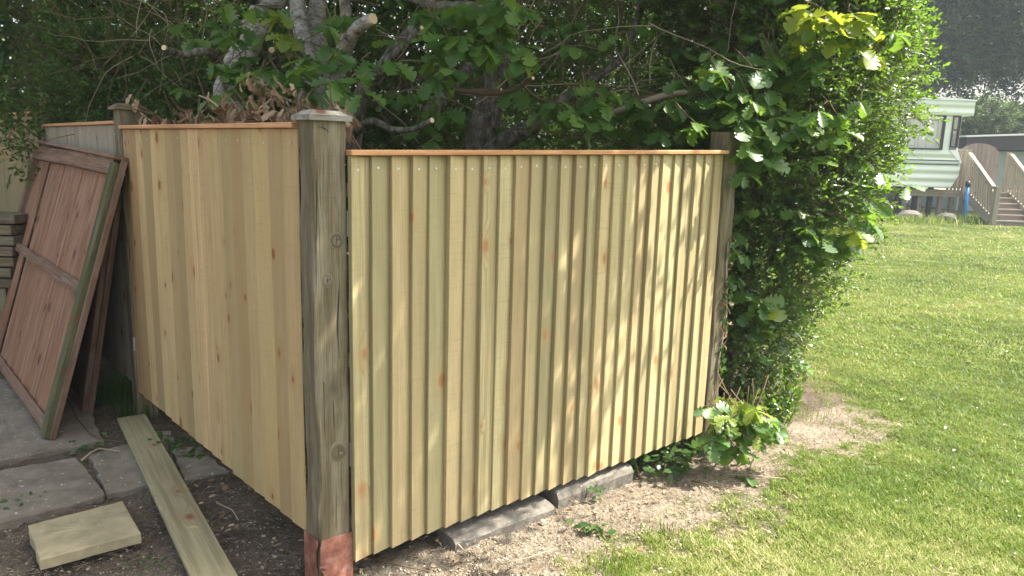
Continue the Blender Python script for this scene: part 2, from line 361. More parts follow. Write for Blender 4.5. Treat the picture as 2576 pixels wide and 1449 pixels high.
# ================================================================ GROUND
UR = nrm(np.array([.785, .62, 0.])); NR = np.array([UR[1], -UR[0], 0.]); R0 = np.array([-.575, 2.565, 0.]); LR = 2.084
UL = nrm(np.array([-1.401, 1.54, 0.])); NL = np.array([-UL[1], UL[0], 0.]); NL = -NL if NL[1] > 0 else NL; L0 = np.array([-.75, 2.595, 0.]); LL = 2.081
Z_ = np.array([0, 0, 1.])
bare = [(880,1600),(1480,1500),(1500,1449),(1560,1385),(1650,1335),(1760,1310),(1870,1262),(1915,1215),(1965,1190),(1955,1155),(1965,1128),(1960,1118),(2060,1128),(2130,1135),(2160,1085),(2185,1048),(2120,1015),(2060,985),(1990,950),(1985,915),(1900,880),(1700,860),(1400,900),(1000,1000)]
BP = np.array([G(x, y)[:2] for x, y in bare])
def sdf(P, poly):
    d = np.full(len(P), 1e9); ins = np.zeros(len(P), bool); n = len(poly)
    for i in range(n):
        a, b = poly[i], poly[(i+1) % n]; e = b-a; w = P-a
        t = np.clip((w@e)/(e@e), 0, 1); d = np.minimum(d, np.linalg.norm(w-t[:, None]*e, axis=1))
        c = ((a[1] > P[:, 1]) != (b[1] > P[:, 1])) & (P[:, 0] < (b[0]-a[0])*(P[:, 1]-a[1])/(b[1]-a[1]+1e-12)+a[0])
        ins ^= c
    return np.where(ins, -d, d)
def wav(x, y):
    return (np.sin(x*9.1+1.3*np.sin(y*7))*np.cos(y*8.3+1.1*np.sin(x*5.3))+.6*np.sin(x*23+y*11)*np.cos(y*19-x*7)+.35*np.sin(x*47-y*31)*np.sin(y*53+x*17))
_H = np.random.default_rng(3).random((256, 256))
def vn(P, f, o=0):
    q = P[:, :2]*f+17.3+o*31.7; i = np.floor(q).astype(int); t = q-i; t = t*t*(3-2*t)
    h = lambda a, b: _H[(i[:, 0]+a) % 256, (i[:, 1]+b) % 256]
    return (h(0, 0)*(1-t[:, 0])+h(1, 0)*t[:, 0])*(1-t[:, 1])+(h(0, 1)*(1-t[:, 0])+h(1, 1)*t[:, 0])*t[:, 1]
def fbm(P, f, o=0, n=4): return sum(vn(P, f*2.1**k, o+k)*.5**k for k in range(n))/sum(.5**k for k in range(n))
def soilmask(P):
    s = sdf(P, BP)-.05+.30*(fbm(P, 3.2)-.5)
    a = np.clip(.5-s/.30+2.2*(fbm(P, 14., 5)-.5), 0, 1)*(s < .35)
    # everything behind the two fences is bare shaded earth too
    back = ((P-R0[:2])@NR[:2] < .0) & (P[:, 0] < 1.9-(P[:, 1]-4)*.0) & (P[:, 1] < 14)
    left = (P[:, 0] < -.62)
    a = np.where(back | left, 1., a); return a
def damp(P):
    d = (P[:, 0]+.60)/.10
    b = ((P-R0[:2])@NR[:2]+.0)/.06
    return np.clip(np.maximum(.5-d, .5-b), 0, 1)
def axis(lo, hi, st, far):
    a = list(np.arange(lo, hi, st)); q = st; x = hi; 
    while x < far: a.append(x); q *= 1.25; x += q
    x = lo; q = st; pre = []
    while x > -far: q *= 1.25; x -= q; pre.append(x)
    return np.array(pre[::-1]+a)
gx = axis(-3.6, 4.2, .022, 160); gy = axis(1.6, 7., .022, 160)
GX, GY = np.meshgrid(gx, gy); PP = np.stack([GX.ravel(), GY.ravel()], 1)
sm = soilmask(PP); dm = damp(PP)
near = (np.abs(PP[:, 0]) < 6) & (PP[:, 1] < 9)
def gz(P):
    s = soilmask(P)
    return .007*wav(P[:, 0]*.9, P[:, 1]*.9)+s*(.006*np.sin(P[:, 0]*61+P[:, 1]*23)*np.sin(P[:, 1]*57-P[:, 0]*31)-.012)
H = np.where(near, gz(PP)+sm*.004*rg.standard_normal(len(PP)), 0)-.03*(PP[:, 1] < 2.9)*np.clip((-.55-PP[:, 0])*4, 0, 1)*0
V = np.column_stack([PP, H]); nx = len(gx); ny = len(gy)
i0 = (np.arange(ny-1)[:, None]*nx+np.arange(nx-1)[None]).ravel()
N = NT('ground'); P = N.pos(); so = N.attr('soil'); da = N.attr('damp')
n1 = N.noise(P, 3.2, 5., .6); n2 = N.noise(P, 55., 5., .7); n3 = N.noise(P, 210., 3., .7); n4 = N.noise(P, .55, 3.)
sand = N.ramp(N.math('ADD', N.math('MULTIPLY', n1, .4), N.math('MULTIPLY', n2, .6)), [(.36, (.13,.10,.07)), (.47, (.44,.36,.265)), (.60, (.72,.62,.475))])
dirt = N.ramp(N.math('ADD', N.math('MULTIPLY', n1, .5), N.math('MULTIPLY', n2, .5)), [(.33, (.09,.07,.05)), (.48, (.26,.205,.15)), (.64, (.44,.355,.27))])
gr = N.ramp(N.math('ADD', N.math('MULTIPLY', n1, .3), N.math('ADD', N.math('MULTIPLY', n4, .35), N.math('MULTIPLY', n2, .35))), [(.40, (.035,.05,.012)), (.5, (.13,.17,.03)), (.6, (.34,.32,.12))])
c = N.mix(so, gr, N.mix(da, sand, dirt))
c = N.mix(N.math('MULTIPLY', n3, .35), c, (.05,.045,.02))
N.surf(c, .95, N.bump(N.math('ADD', n2, n3), 1., .035), .1)
link('ground', fast_mesh('ground', V, np.stack([i0, i0+1, i0+1+nx, i0+nx], 1), {'soil': sm, 'damp': dm}), N.m, smooth=True)['kind'] = 'structure'

# grass blades over the lawn: sampled evenly over what is seen of it, wider and longer with distance
def grass():
    n = 620000
    y0 = 460; v = 560+(1560-560)*rg.random(n)**.8; u = 850+(2850-850)*rg.random(n)
    d = FW[None]+RT[None]*((u-1288)/FL)[:, None]-UP[None]*((v-724.5)/FL)[:, None]
    t = -HC/d[:, 2]; P = (np.array([0, 0, HC])+d*t[:, None])[:, :2]
    P = P+rg.standard_normal(P.shape)*.012
    s = soilmask(P); cl = np.clip(.2+1.1*fbm(P, 9., 11), .2, 1)
    k = (rg.random(n) > s*1.25-.02+.0)&(P[:, 1] < 23.)
    thin = (s < .02) | (rg.random(n) < .5); k &= thin & (rg.random(n) < .62+.38*cl)
    P = P[k]; Y = P[:, 1]; n = len(P)
    h = (.009+.012*rg.random(n)**1.5)*(1+.13*(Y-3).clip(0, 14)); w = .0017*(1+.34*(Y-2.6).clip(0, 18))
    a = rg.random(n)*6.283; lean = .5+1.5*rg.random(n)
    base = np.column_stack([P, gz(P)*(Y < 9)-.002]); dx = np.column_stack([np.cos(a), np.sin(a), 0*a])
    a2 = a+1.57+.6*rg.standard_normal(n); ld = np.column_stack([np.cos(a2), np.sin(a2), 0*a])
    tip = base+ld*(h*lean)[:, None]+Z_*h[:, None]
    V = np.stack([base-dx*w[:, None], base+dx*w[:, None], tip], 1).reshape(-1, 3)
    patch = np.clip(.5+1.9*(fbm(P, .9, 9)-.5)+1.1*(fbm(P, 6., 2)-.5), 0, 1)
    dry = np.clip(.25-.3*(Y-2.5)/3, -.15, .25)*np.clip((3.0-P[:, 0])/2, 0, 1)
    R = np.clip(.60*rg.random(n)+.46*patch-.10+dry*.7+.40*(rg.random(n) < .12), 0, 1)
    me = fast_mesh('grass', V, np.arange(3*n).reshape(-1, 3), {'rnd': np.repeat(R, 3)})
    tag(link('grass', me, M['grass']), 'short sunlit lawn grass with dry straw coloured blades', 'grass', kind='stuff')
grass()

def crumbs(name, n, reg, mat, label, smin, smax):
    O = np.array([(1,0,0),(0,1,0),(-1,0,0),(0,-1,0),(0,0,1),(0,0,-1)], float); F = np.array([(0,1,4),(1,2,4),(2,3,4),(3,0,4),(1,0,5),(2,1,5),(3,2,5),(0,3,5)])
    u = reg[0]+(reg[2]-reg[0])*rg.random(n); v = reg[1]+(reg[3]-reg[1])*rg.random(n)
    P = np.stack([G(a, b)[:2] for a, b in zip(u, v)]); k = reg[4](P); P = P[k]; n = len(P)
    s = (smin+(smax-smin)*rg.random(n)**4)[:, None, None]
    X = np.column_stack([P, gz(P)+.001])[:, None]+O[None]*s*(.5+.8*rg.random((n, 6, 1)))*np.array([1, 1, .6])
    FF = (F[None]+(np.arange(n)*6)[:, None, None]).reshape(-1, 3)
    tag(link(name, fast_mesh(name, X.reshape(-1, 3), FF, {'rnd': np.repeat(rg.random(n), 6)}), mat), label, 'soil', kind='stuff')
crumbs('soil_crumbs', 60000, (880,900,2250,1560, lambda P: (soilmask(P) > .35) & (damp(P) < .5)), M['crumb'], 'loose pale crumbs of dry sandy soil in front of the fence', .001, .0075)
crumbs('damp_soil_crumbs', 14000, (-100,1020,900,1560, lambda P: (damp(P) > .5)), M['crumb_dark'], 'dark damp soil crumbs and grit around the slabs', .0015, .010)

# ================================================================ NEW FENCE PANELS
def fence_panel(O, U, Nn, L, zb0, zb1, H, nb, mat, label, step, group, near_thick=True, capz=.0, wvar=.06):
    root = empty('wooden_fence', O+Z_*zb0, label, 'fence panel', group)
    m = MB(); nails = []; pitch = L/nb
    e = [0]+[pitch*(i+random.uniform(-wvar, wvar)) for i in range(1, nb)]+[L]
    for i in range(nb):
        a, b = (e[i], e[i+1]+.010 if i < nb-1 else e[i+1]) if near_thick else (e[i]+.002, e[i+1]-.0022)
        f = (a+b)/2/L; zb = zb0+(zb1-zb0)*f+random.uniform(-.004, .004); zt = zb0+(zb1-zb0)*f+H-.002
        lo = random.uniform(-.0015, .0015); tk = step*random.uniform(.85, 1.15)
        if near_thick: qa, qb = tk, .005
        else: qa, qb = .005, tk
        # section: back face flat, front tapering; small arris on the thick edge
        if near_thick: sec = [(a, 0), (a, qa-.002), (a+.002, qa), (b, qb), (b, 0)]
        else: sec = [(a, 0), (a, qa-.003), (a+.006, qa+.001), (b, qb), (b, 0)]
        tw = random.uniform(-.003, .003)
        vs = []; g = []
        for k, z in enumerate((zb, zb+(zt-zb)*.33, zb+(zt-zb)*.66, zt)):
            off = lo+tw*math.sin(k*1.3+i)
            sh = random.uniform(-.0006, .0006)
            for s_, t_ in sec:
                vs.append(O+U*(s_+sh)+Nn*(t_+off)+Z_*z); g.append((s_-a, t_, z))
        ns = len(sec); fs = [tuple(range(ns-1, -1, -1)), tuple(range(3*ns, 4*ns))]
        for k in range(3): fs += [(k*ns+q, k*ns+(q+1) % ns, (k+1)*ns+(q+1) % ns, (k+1)*ns+q) for q in range(ns)]
        m.add(vs, fs, g)
        for zz in (zt-.045+random.uniform(-.006, .006),):
            cpos = a+pitch*.36; tt = qa+(qb-qa)*(cpos-a)/(b-a)
            nails.append(O+U*cpos+Nn*(tt+lo+.0008)+Z_*zz)
    m.build('boards', mat, root)
    for zz in (.12, H/2, H-.14):                        # battens on the back
        b = MB(); b.box(O-Nn*.04+Z_*(zb0+zz), Nn*.036, Z_*.045, U*L+Z_*(zb1-zb0)); b.build('back_rail', mat, root)
    c = MB(); c.box(O+U*(-.004)-Nn*.03+Z_*(zb0+H+.001+capz), Nn*(step+.045), Z_*.019, U*(L+.006)+Z_*(zb1-zb0), bev=.003); c.build('capping_rail', M['cap_pine'], root)
    me = None
    for p in nails:
        if me is None:
            q = MB(); q.tube([np.zeros(3), Nn*.0016], [.0045]*2, 8); o = q.build('nail', M['galv'], root); me = o.data
        else: o = bpy.data.objects.new('nail', me); COL.objects.link(o); o.parent = root; o.matrix_parent_inverse = inv(root)
        o.location = [float(v) for v in p]
    return root
fp = fence_panel(R0, UR, NR, LR, .077, .127, 1.5, 26, M['green_pine'], 'new greenish pine panel in dappled sun, right of the thick corner post', .024, None)
fl = fence_panel(L0, UL, NL, LL, .165, .173, 1.5, 18, M['tan_pine'], 'new closeboard panel in warm tan pine, in shade left of the big corner post', .013, None, near_thick=False, wvar=.12)
# fixing brackets between panel and post
for z in (.45, 1.30):
    b = MB(); b.box(R0-UR*.005+Z_*z-NR*.03, UR*.003, NR*.035, Z_*.09); b.build('bracket', M['galv'], fp)
for z, s_ in ((.42, LL+.004), (1.42, LL+.004)):
    b = MB(); b.box(L0+UL*s_+Z_*z-NL*.004, UL*.005, NL*.028, Z_*.08); b.build('bracket', M['galv'], fl)

# corner post
root = empty('fence_post', (-.68, 2.5, 0), 'thick weathered corner post with flat cap and red metal shoe, nearest the camera', 'fence post', None)
PC = np.array([-.675, 2.487, 0])                       # front arris
ua, ub = UR, UL
pz = AT(788, 301, 2.49)[2]
def post(o, A, B, z0, z1, lean=(0, 0), nl=14, mat=None, parent=None, rough=.0022):
    """square post with worn arrises"""
    m = MB(); la, lb = np.linalg.norm(A), np.linalg.norm(B); vs = []; g = []
    e = .07
    ring = [(e,0), (.5,0), (1-e,0), (1,e), (1,.5), (1,1-e), (1-e,1), (.5,1), (e,1), (0,1-e), (0,.5), (0,e)]
    for k in range(nl+1):
        z = z0+(z1-z0)*k/nl; off = np.array([lean[0], lean[1], 0])*(k/nl)
        for a, b in ring:
            j = rough*(2.2 if (a in (0, 1) and b in (e, 1-e)) or (b in (0, 1) and a in (e, 1-e)) else 1)
            vs.append(o+off+A*a+B*b+Z_*z+NR*random.uniform(-j, j)+UR*random.uniform(-j, j)); g.append((a*la, b*lb, z))
    n = len(ring); fs = [tuple(range(n-1, -1, -1)), tuple(range(nl*n, nl*n+n))]
    for k in range(nl): fs += [(k*n+q, k*n+(q+1) % n, (k+1)*n+(q+1) % n, (k+1)*n+q) for q in range(n)]
    m.add(vs, fs, g, .4); return m.build('shaft', mat or M['old_post'], parent)
post(PC, ua*.124, ub*.103, -.1, pz, parent=root)
def cap(o, A, B, z, ov, th, parent, mat):
    m = MB(); A_, B_ = nrm(A), nrm(B); la, lb = np.linalg.norm(A), np.linalg.norm(B)
    vs = []; 
    for dz, d in ((0, ov), (th*.5, ov+.001), (th*.55, ov-.008), (th, ov-.028)):
        for a, b in ((-d, -d), (la+d, -d), (la+d, lb+d), (-d, lb+d)): vs.append(o+A_*a+B_*b+Z_*(z+dz)+np.array([0, 0, random.uniform(-.0008, .0008)]))
    g = [(np.dot(p-o, B_), p[2], np.dot(p-o, A_)) for p in vs]
    fs = [(3,2,1,0), (12,13,14,15)]
    for k in range(3): fs += [(k*4+q, k*4+(q+1) % 4, k*4+4+(q+1) % 4, k*4+4+q) for q in range(4)]
    m.add(vs, fs, g); return m.build('post_cap', mat, parent)
cap(PC, ua*.124, ub*.103, pz, .014, .034, root, M['cap_old'])
# knots and drying cracks of the corner post: shallow real grooves set on its faces
def knot(o, s_, z, r, parent, A=ua, Nn=NR):
    c = o+A*s_+Z_*z
    m = MB(); k = 18
    ring = lambda rr, off, e=1.: [c+A*(rr*math.cos(t*2*math.pi/k)*(1+.08*math.sin(t*3.1)))+Z_*(rr*1.15*math.sin(t*2*math.pi/k))+Nn*off for t in range(k)]
    a, b, d = ring(r*1.5, -.001), ring(r*1.0, .0026), ring(r*.62, .0018)
    vs = a+b+d+[c+Nn*.0015]
    fs = [(i, (i+1) % k, k+(i+1) % k, k+i) for i in range(k)]+[(k+i, k+(i+1) % k, 2*k+(i+1) % k, 2*k+i) for i in range(k)]+[(2*k+i, 2*k+(i+1) % k, 3*k) for i in range(k)]
    m.add(vs, fs, [(i*.002, 0, i*.001) for i in range(len(vs))], .4); o_ = m.build('knot', M['old_post'], parent, True)
    q = MB()
    for a_ in (.3, 1.7, 4.5):
        p0 = c+Nn*.0018; p1 = c+A*(r*.8*math.cos(a_))+Z_*(r*.9*math.sin(a_))+Nn*.0028
        q.tube([p0, (p0+p1)/2+A*.002, p1], [.0012, .0009, .0003], 4)
    q.build('crack', M['black'], o_)
for s_, px, py, r in ((.082, 850, 605, .020), (.045, 812, 702, .017), (.078, 850, 1138, .026)):
    z = AT(px, py, 2.53)[2]; knot(PC, s_, z, r, root)
m = MB()
for pts in ([(800,318),(815,322),(830,334)], [(812,310),(814,322)], [(838,1005),(840,1040),(842,1080)], [(850,650),(853,720),(850,830),(853,900)], [(845,1200),(846,1270),(846,1335)], [(795,400),(797,520),(796,640)], [(815,960),(817,1100)]):
    q = []
    for px, py in pts:
        d = ray(px, py); t = np.dot(PC+NR*.0015-np.array([0, 0, HC]), NR)/np.dot(d, NR); q.append(np.array([0, 0, HC])+d*t)
    m = MB(); m.tube(q, [.0004]+[.0016]*(len(q)-2)+[.0005] if len(q) > 2 else [.001, .0005], 4); m.build('crack', M['black'], root)
# shoe
zs = AT(808, 1366, 2.47)[2]
sh = MB(); t = .004; g_ = .004
o = PC-ua*.004-ub*.004
def plate(poly, d): sh.prism([np.array(p) for p in poly], d)
# right plate with notch at the arris side, left plate with cut-out
R_ = lambda s_, z: PC+ua*s_+NR*.0045+Z_*z
L_ = lambda s_, z: PC+ub*s_+NL*.0045+Z_*z
sh.prism([R_(.008, -.12), R_(.008, zs-.135), R_(.0, zs-.12), R_(-.003, zs-.085), R_(-.002, zs-.03), R_(.004, zs), R_(.126, zs), R_(.126, -.12)], NR*t)
sh.prism([L_(.012, -.12), L_(.012, zs-.13), L_(.020, zs-.11), L_(.020, zs-.06), L_(.006, zs-.02), L_(.005, zs-.003), L_(.110, zs), L_(.110, -.12)], NL*t)
sh.build('metal_shoe', M['oxide'], root)
b = MB(); b.tube([R_(-.004, zs-.105), R_(.012, zs-.105)+NR*.008], [.007, .007], 8); b.tube([R_(.008, zs-.105)+NR*.004, R_(.016, zs-.108)+NR*.012], [.011, .010], 6); b.build('bolt', M['oxide'], root)

# far post of the left panel, and its next panel
root = empty('fence_post', (-2.3, 4.27, 0), 'weathered capped post at the far end of the tan panel, above the leaning panels', 'fence post')
P2 = L0+UL*(LL+.012)+NL*.0
z2 = AT(320, 279, 4.3)[2]
post(P2+NL*.02, UL*.10, -NL*.12, -.1, z2, parent=root, mat=M['old_post'])
cap(P2+NL*.02, UL*.10, -NL*.12, z2, .02, .034, root, M['old_post'])
f3 = fence_panel(P2+UL*.11, UL, NL, 1.9, .2, .2, 1.5, 17, M['grey_boards'], 'greying fence panel left of the capped far post, seen over the leaning panels', .008, None, near_thick=False)
# last panel, turned
A4 = AT(-120, 300, 6.4); B4 = AT(92, 280, 6.3); u4 = nrm((B4-A4)*np.array([1, 1, 0])); n4_ = np.array([u4[1], -u4[0], 0])
fence_panel(A4*np.array([1, 1, 0]), u4, n4_, float(np.linalg.norm((B4-A4)[:2])), .25, .32, 1.5, 8, M['green_pine'], 'pale yellowish fence panel at the left edge with leaves hanging over it', .012, None)
root = empty('fence_post', B4*np.array([1, 1, 0]), 'slim grey post beside the pale yellowish panel, half lost in hedge leaves', 'fence post')
post(B4*np.array([1, 1, 0])+u4*.02, u4*.09, np.array([-u4[1], u4[0], 0])*.09, -.1, 2.05, parent=root, mat=M['old_post'])
# right-hand far post
root = empty('fence_post', (1.15, 4.0, 0), 'grey uncapped post at the far end of the sunlit panel with ivy on it', 'fence post')
RP = R0+UR*(LR+.012)
post(RP-NR*.10, UR*.105, NR*.112, -.1, AT(1862, 335, 4.0)[2], parent=root, mat=M['old_post'])

# ================================================================ LEANING OLD PANELS
def old_panel(A, T, e, L, name_label, front=True, raise_=0.):
    """A bottom right corner, T top right corner, e direction to the left along the bottom"""
    root = empty('old_fence_panel', A, name_label, 'old fence panel', 'old brown fence panels leaning on the new fence')
    v = nrm(T-A); H_ = np.linalg.norm(T-A); n = nrm(np.cross(v, e)); n = -n if n[1] > 0 else n     # towards the camera
    m = MB(); nb = 17; p = L/nb
    for i in range(nb):
        s0 = .03+i*p; a = A+e*s0-n*.012+v*random.uniform(.0, .015)
        if front and i == 13: continue
        Hh = H_-.03-random.uniform(0, .02)
        qa = random.uniform(.004, .008)
        sec = [(0, 0), (0, qa), (p+.012, .014), (p+.012, .004)]
        vs = []; g = []
        for z in (0, Hh*.5, Hh):
            w = random.uniform(-.002, .002)
            for x, y in sec: vs.append(a+e*x+n*(y-.008*(i % 2)+w)+v*z); g.append((x, y, z))
        fs = [(3,2,1,0), (8,9,10,11)]+[(k*4+q, k*4+(q+1) % 4, k*4+4+(q+1) % 4, k*4+4+q) for k in (0, 1) for q in range(4)]
        m.add(vs, fs, g)
    m.build('boards', M['old_panel'], root)
    def rail(h, nm='rail', hh=.05, mt='old_rail', x0=.04, x1=None, th=.03):
        x1 = L if x1 is None else x1
        b = MB(); k = 9; vs = []; g = []
        for q in range(k):
            s_ = x0+(x1-x0)*q/(k-1); jw = random.uniform(-.003, .003)
            for y, z in ((.004, 0), (.004, hh), (.012, hh+.006), (th, hh-.004), (th+.002, .006)):
                vs.append(A+e*s_+n*(y+jw*.5+random.uniform(-.001, .001))+v*(h+z+jw)); g.append((z, y, s_))
        fs = [(4,3,2,1,0), tuple(range((k-1)*5, k*5))]+[(a*5+c_, a*5+(c_+1) % 5, a*5+5+(c_+1) % 5, a*5+5+c_) for a in range(k-1) for c_ in range(5)]
        b.add(vs, fs, g); return b.build(nm, M[mt], root)
    rail(.02); rail(H_*.50, hh=.055); rail(H_-.10, 'top_rail', .10)
    b = MB(); b.box(A+v*.0-e*.02-n*.020, e*.09, n*.055, v*(H_-.03), bev=.004); b.build('stile', M['green_rail'] if front else M['old_rail'], root)
    b = MB(); b.box(A-e*.042-n*.022, e*.018, n*.030, v*(H_-.01), bev=.002); b.build('edge_batten', M['old_rail'], root)
    b = MB(); b.box(A+e*L-n*.020, e*.05, n*.055, v*(H_-.03), bev=.004); b.build('stile', M['old_rail'], root)
    b = MB(); b.box(A+v*(H_-.012)-n*.035-e*.03, n*.085, v*.022, e*(L+.08)+v*raise_, bev=.003); b.build('top_cap', M['old_rail'], root)
    return root
Aq = np.array([-2.465, 3.759, .03]); Tq = np.array([-2.134, 4.06, 1.515]); eq = nrm(np.array([-1.034, 1.118, 0.]))
old_panel(Aq, Tq, nrm(eq+Z_*.02), 2.0, 'front leaning old brown panel with green algae down its right edge', True, .03)
A2 = G(228, 1042, .0)+np.array([-.02, 0, 0]); old_panel(A2, np.array([-2.22, 4.20, 1.47]), nrm(eq+np.array([0, .02, .0])), 1.85, 'second old brown panel, dark edge showing behind the front leaning panel', False)
A3 = G(185, 1010, .0)+np.array([-.18, .0, 0]); old_panel(A3, np.array([-2.33, 4.33, 1.42]), eq, 1.8, 'rearmost old brown panel, hidden in the dark gap behind the other two', False)
root = empty('timber_stack', AT(-60, 600, 5.2), 'stack of dark weathered timbers at the left edge behind the leaning panels', 'timber stack')
for k in range(7):
    p = AT(28, 540+k*27, 5.2); b = MB(); b.box(np.array([p[0]-1.2, 5.2+random.uniform(0, .02), p[2]-.07]), Z_*.066, np.array([0, .25, 0]), np.array([1.2+random.uniform(-.01, .01), 0, 0]), bev=.005); b.build('timber', M['old_post'], root)
b = MB(); p = AT(28, 540+7*27, 5.2); b.box(np.array([p[0]-1.1, 5.24, -.05]), np.array([.08, 0, 0]), np.array([0, .15, 0]), Z_*(p[2]+.05)); b.build('bearer', M['old_post'], root); b = MB(); b.box(np.array([p[0]-.15, 5.24, -.05]), np.array([.08, 0, 0]), np.array([0, .15, 0]), Z_*(p[2]+.05)); b.build('bearer', M['old_post'], root)

# ================================================================ SLABS, PLANK, KERBS
def slab(poly, z, th, mat, name, label, group=None, rough=.004, cat='paving slab'):
    P = [G(x, y, z)[:2] for x, y in poly]; Q = []
    n = len(P); 
    for i in range(n):
        a, b = P[i], P[(i+1) % n]; k = max(4, int(np.linalg.norm(b-a)/.04))
        for q in range(k): Q.append(a+(b-a)*q/k+(rg.standard_normal(2)*rough if q else 0))
    Q = np.array(Q); c = Q.mean(0); n = len(Q); vs = []
    for dz, ins in ((-th, 0), (-.006, 0), (-.001, .004), (0, .012)):
        d = nrm(c-Q); R = Q+d*ins; vs += [np.array([r[0], r[1], z+dz+rg.standard_normal()*.0006]) for r in R]
    for f in (.35, .7): vs += [np.array([*(r+(c-r)*f), z+rg.standard_normal()*.0008]) for r in Q]
    vs.append(np.array([*c, z]))
    fs = [tuple(range(n-1, -1, -1))]
    for k in range(5): fs += [(k*n+i, k*n+(i+1) % n, (k+1)*n+(i+1) % n, (k+1)*n+i) for i in range(n)]
    fs += [(5*n+i, 5*n+(i+1) % n, 6*n) for i in range(n)]
    m = MB(); m.add(vs, fs); return tag(m.build(name, mat, smooth=False), label, cat, group)
gp = 'grey paving slabs left of the fence'
slab([(-250,1205),(262,1108),(215,1010),(150,930),(-200,985)], .022, .05, M['slab'], 'paving_slab', 'grey paving slab the front leaning panel stands on', gp)
slab([(-200,1215),(193,1150),(264,1241),(258,1247),(-120,1345)], .020, .05, M['slab'], 'paving_slab', 'large pale spotted grey slab at the left edge behind the loose buff slab', gp)
slab([(226,1143),(318,1116),(420,1120),(455,1196),(268,1244)], .018, .05, M['slab'], 'paving_slab', 'small grey slab between the pale spotted slab and the long plank', gp)
slab([(432,1128),(500,1118),(575,1185),(465,1206)], .012, .05, M['slab'], 'paving_slab', 'half buried slab between the plank and the foot of the tan panel', gp)
slab([(385,1085),(430,1082),(440,1106),(395,1112)], .03, .05, M['slab'], 'broken_slab_piece', 'small broken piece of slab beside the far end of the plank', None, cat='slab piece')
slab([(70,1320.6),(309,1259),(354.5,1339.5),(99,1407)], .062, .045, M['yellow_slab'], 'loose_slab', 'loose buff yellow slab lying on the soil in the bottom left corner', None, .002, 'paving slab')
# plank
a, b_ = G(295, 1052, .05), G(359, 1052, .05); c_, d_ = G(459, 1449, .05), G(601, 1449, .05)
dirp = nrm(((c_-a)+(d_-b_))/2); w_ = nrm(np.array([-dirp[1], dirp[0], 0.])); w_ = w_ if w_[0] > 0 else -w_
m = MB(); W0 = .145; Lp = 2.35
vs = []; g = []; kk = 14
for q in range(kk+1):
    s_ = Lp*q/kk; o = a+dirp*s_; 
    for x, z in ((0, -.022), (0, -.002), (.003, 0), (W0*.5, .001), (W0-.003, 0), (W0, -.002), (W0, -.022)):
        vs.append(o+w_*(x+.0)+Z_*(z+.004*math.sin(s_*2))); g.append((x, z, s_))
n = 7; m.add(vs, [tuple(range(n-1, -1, -1)), tuple(range(kk*n, kk*n+n))]+[(q*n+i, q*n+(i+1) % n, q*n+n+(i+1) % n, q*n+n+i) for q in range(kk) for i in range(n)], g, .3)
tag(m.build('plank', M['plank']), 'long pale timber plank lying on the ground and running towards the camera', 'plank')
def kerb(s0, s1, zt, off, dep, label, tilt=0.):
    o = R0+UR*s0+NR*off; m = MB(); k = 12; vs = []
    for q in range(k+1):
        p = o+UR*((s1-s0)*q/k); j = lambda: rg.standard_normal()*.0025
        for y, z in ((0, -.05), (.004, zt*.5), (-.004, zt-.012), (-.016, zt), (-dep*.5, zt+.002), (-dep, zt), (-dep, -.05)):
            vs.append(p+NR*(y+j())+Z_*(z+j()+tilt*q/k))
    n = 7; m.add(vs, [tuple(range(n-1, -1, -1)), tuple(range(k*n, k*n+n))]+[(q*n+i, q*n+(i+1) % n, q*n+n+(i+1) % n, q*n+n+i) for q in range(k) for i in range(n)])
    tag(m.build('concrete_kerb', M['kerb'], smooth=False), label, 'kerb', 'concrete kerbs under the sunlit panel')
kerb(.43, .97, .040, .055, .14, 'nearer concrete kerb with a sunlit top under the sunlit panel')
kerb(1.02, 1.52, .070, .022, .12, 'farther concrete kerb, taller and dark fronted, under the sunlit panel', .01)

# ================================================================ BUSH, HEDGES, TREES
def bush(name, bl, n, K, ls, Ls, mat, label, cat, shell=.5, up=.6, down=.0, group=None, trunks=(), stem=.0018, twigmat='twig', part='foliage', jit=.45, clip=None):
    c = np.mean([b[:3] for b in bl], axis=0); root = empty(name, (c[0], c[1], 0), label, cat, group)
    P, D = blobs(n, bl, shell)
    if clip is not None: k = clip(P); P, D = P[k], D[k]
    D = D+.55*rg.standard_normal(D.shape)+np.array([0, 0, .15-down])
    p, d, nn, sz, A, B = spray(P, D, Ls*(.6+.7*rg.random(len(P))), K, ls, up, jit=jit)
    k = p[:, 2] > .01
    if clip is not None: k &= clip(p)
    leafobj(part, p[k], d[k], nn[k], sz[k], TS, mat, root)
    V, F = stems(A-nrm(D)*.10, B, stem); link('twigs', fast_mesh('twigs', V, F), M[twigmat], root)
    for tr in trunks:
        q = bez(tr, 4); m = MB(); m.tube(q[:, :3], q[:, 3], 8, True, .1); m.build('stem', M['bark'], root, True)
    return root
behind = lambda P: ((P-R0)@NR < -.10) | (P[:, 0] > 1.25)
clear_right = lambda P: (((P-R0)@NR < -.10) | ((P[:, 0] > 1.36) & ((P-R0)@NR < .62)))
shrub = [(1.65,5.1,2.9,.86,.9,.85), (1.70,5.05,2.1,.86,.9,.7), (1.62,4.95,1.45,.74,.8,.6), (1.50,4.9,.95,.62,.75,.5), (1.44,4.85,.52,.52,.65,.40), (1.95,5.2,2.5,.56,.7,.7), (1.6,5.3,3.8,1.1,1.1,1.0), (1.95,5.3,3.1,.68,.8,.6), (1.85,5.,1.75,.55,.6,.45)]
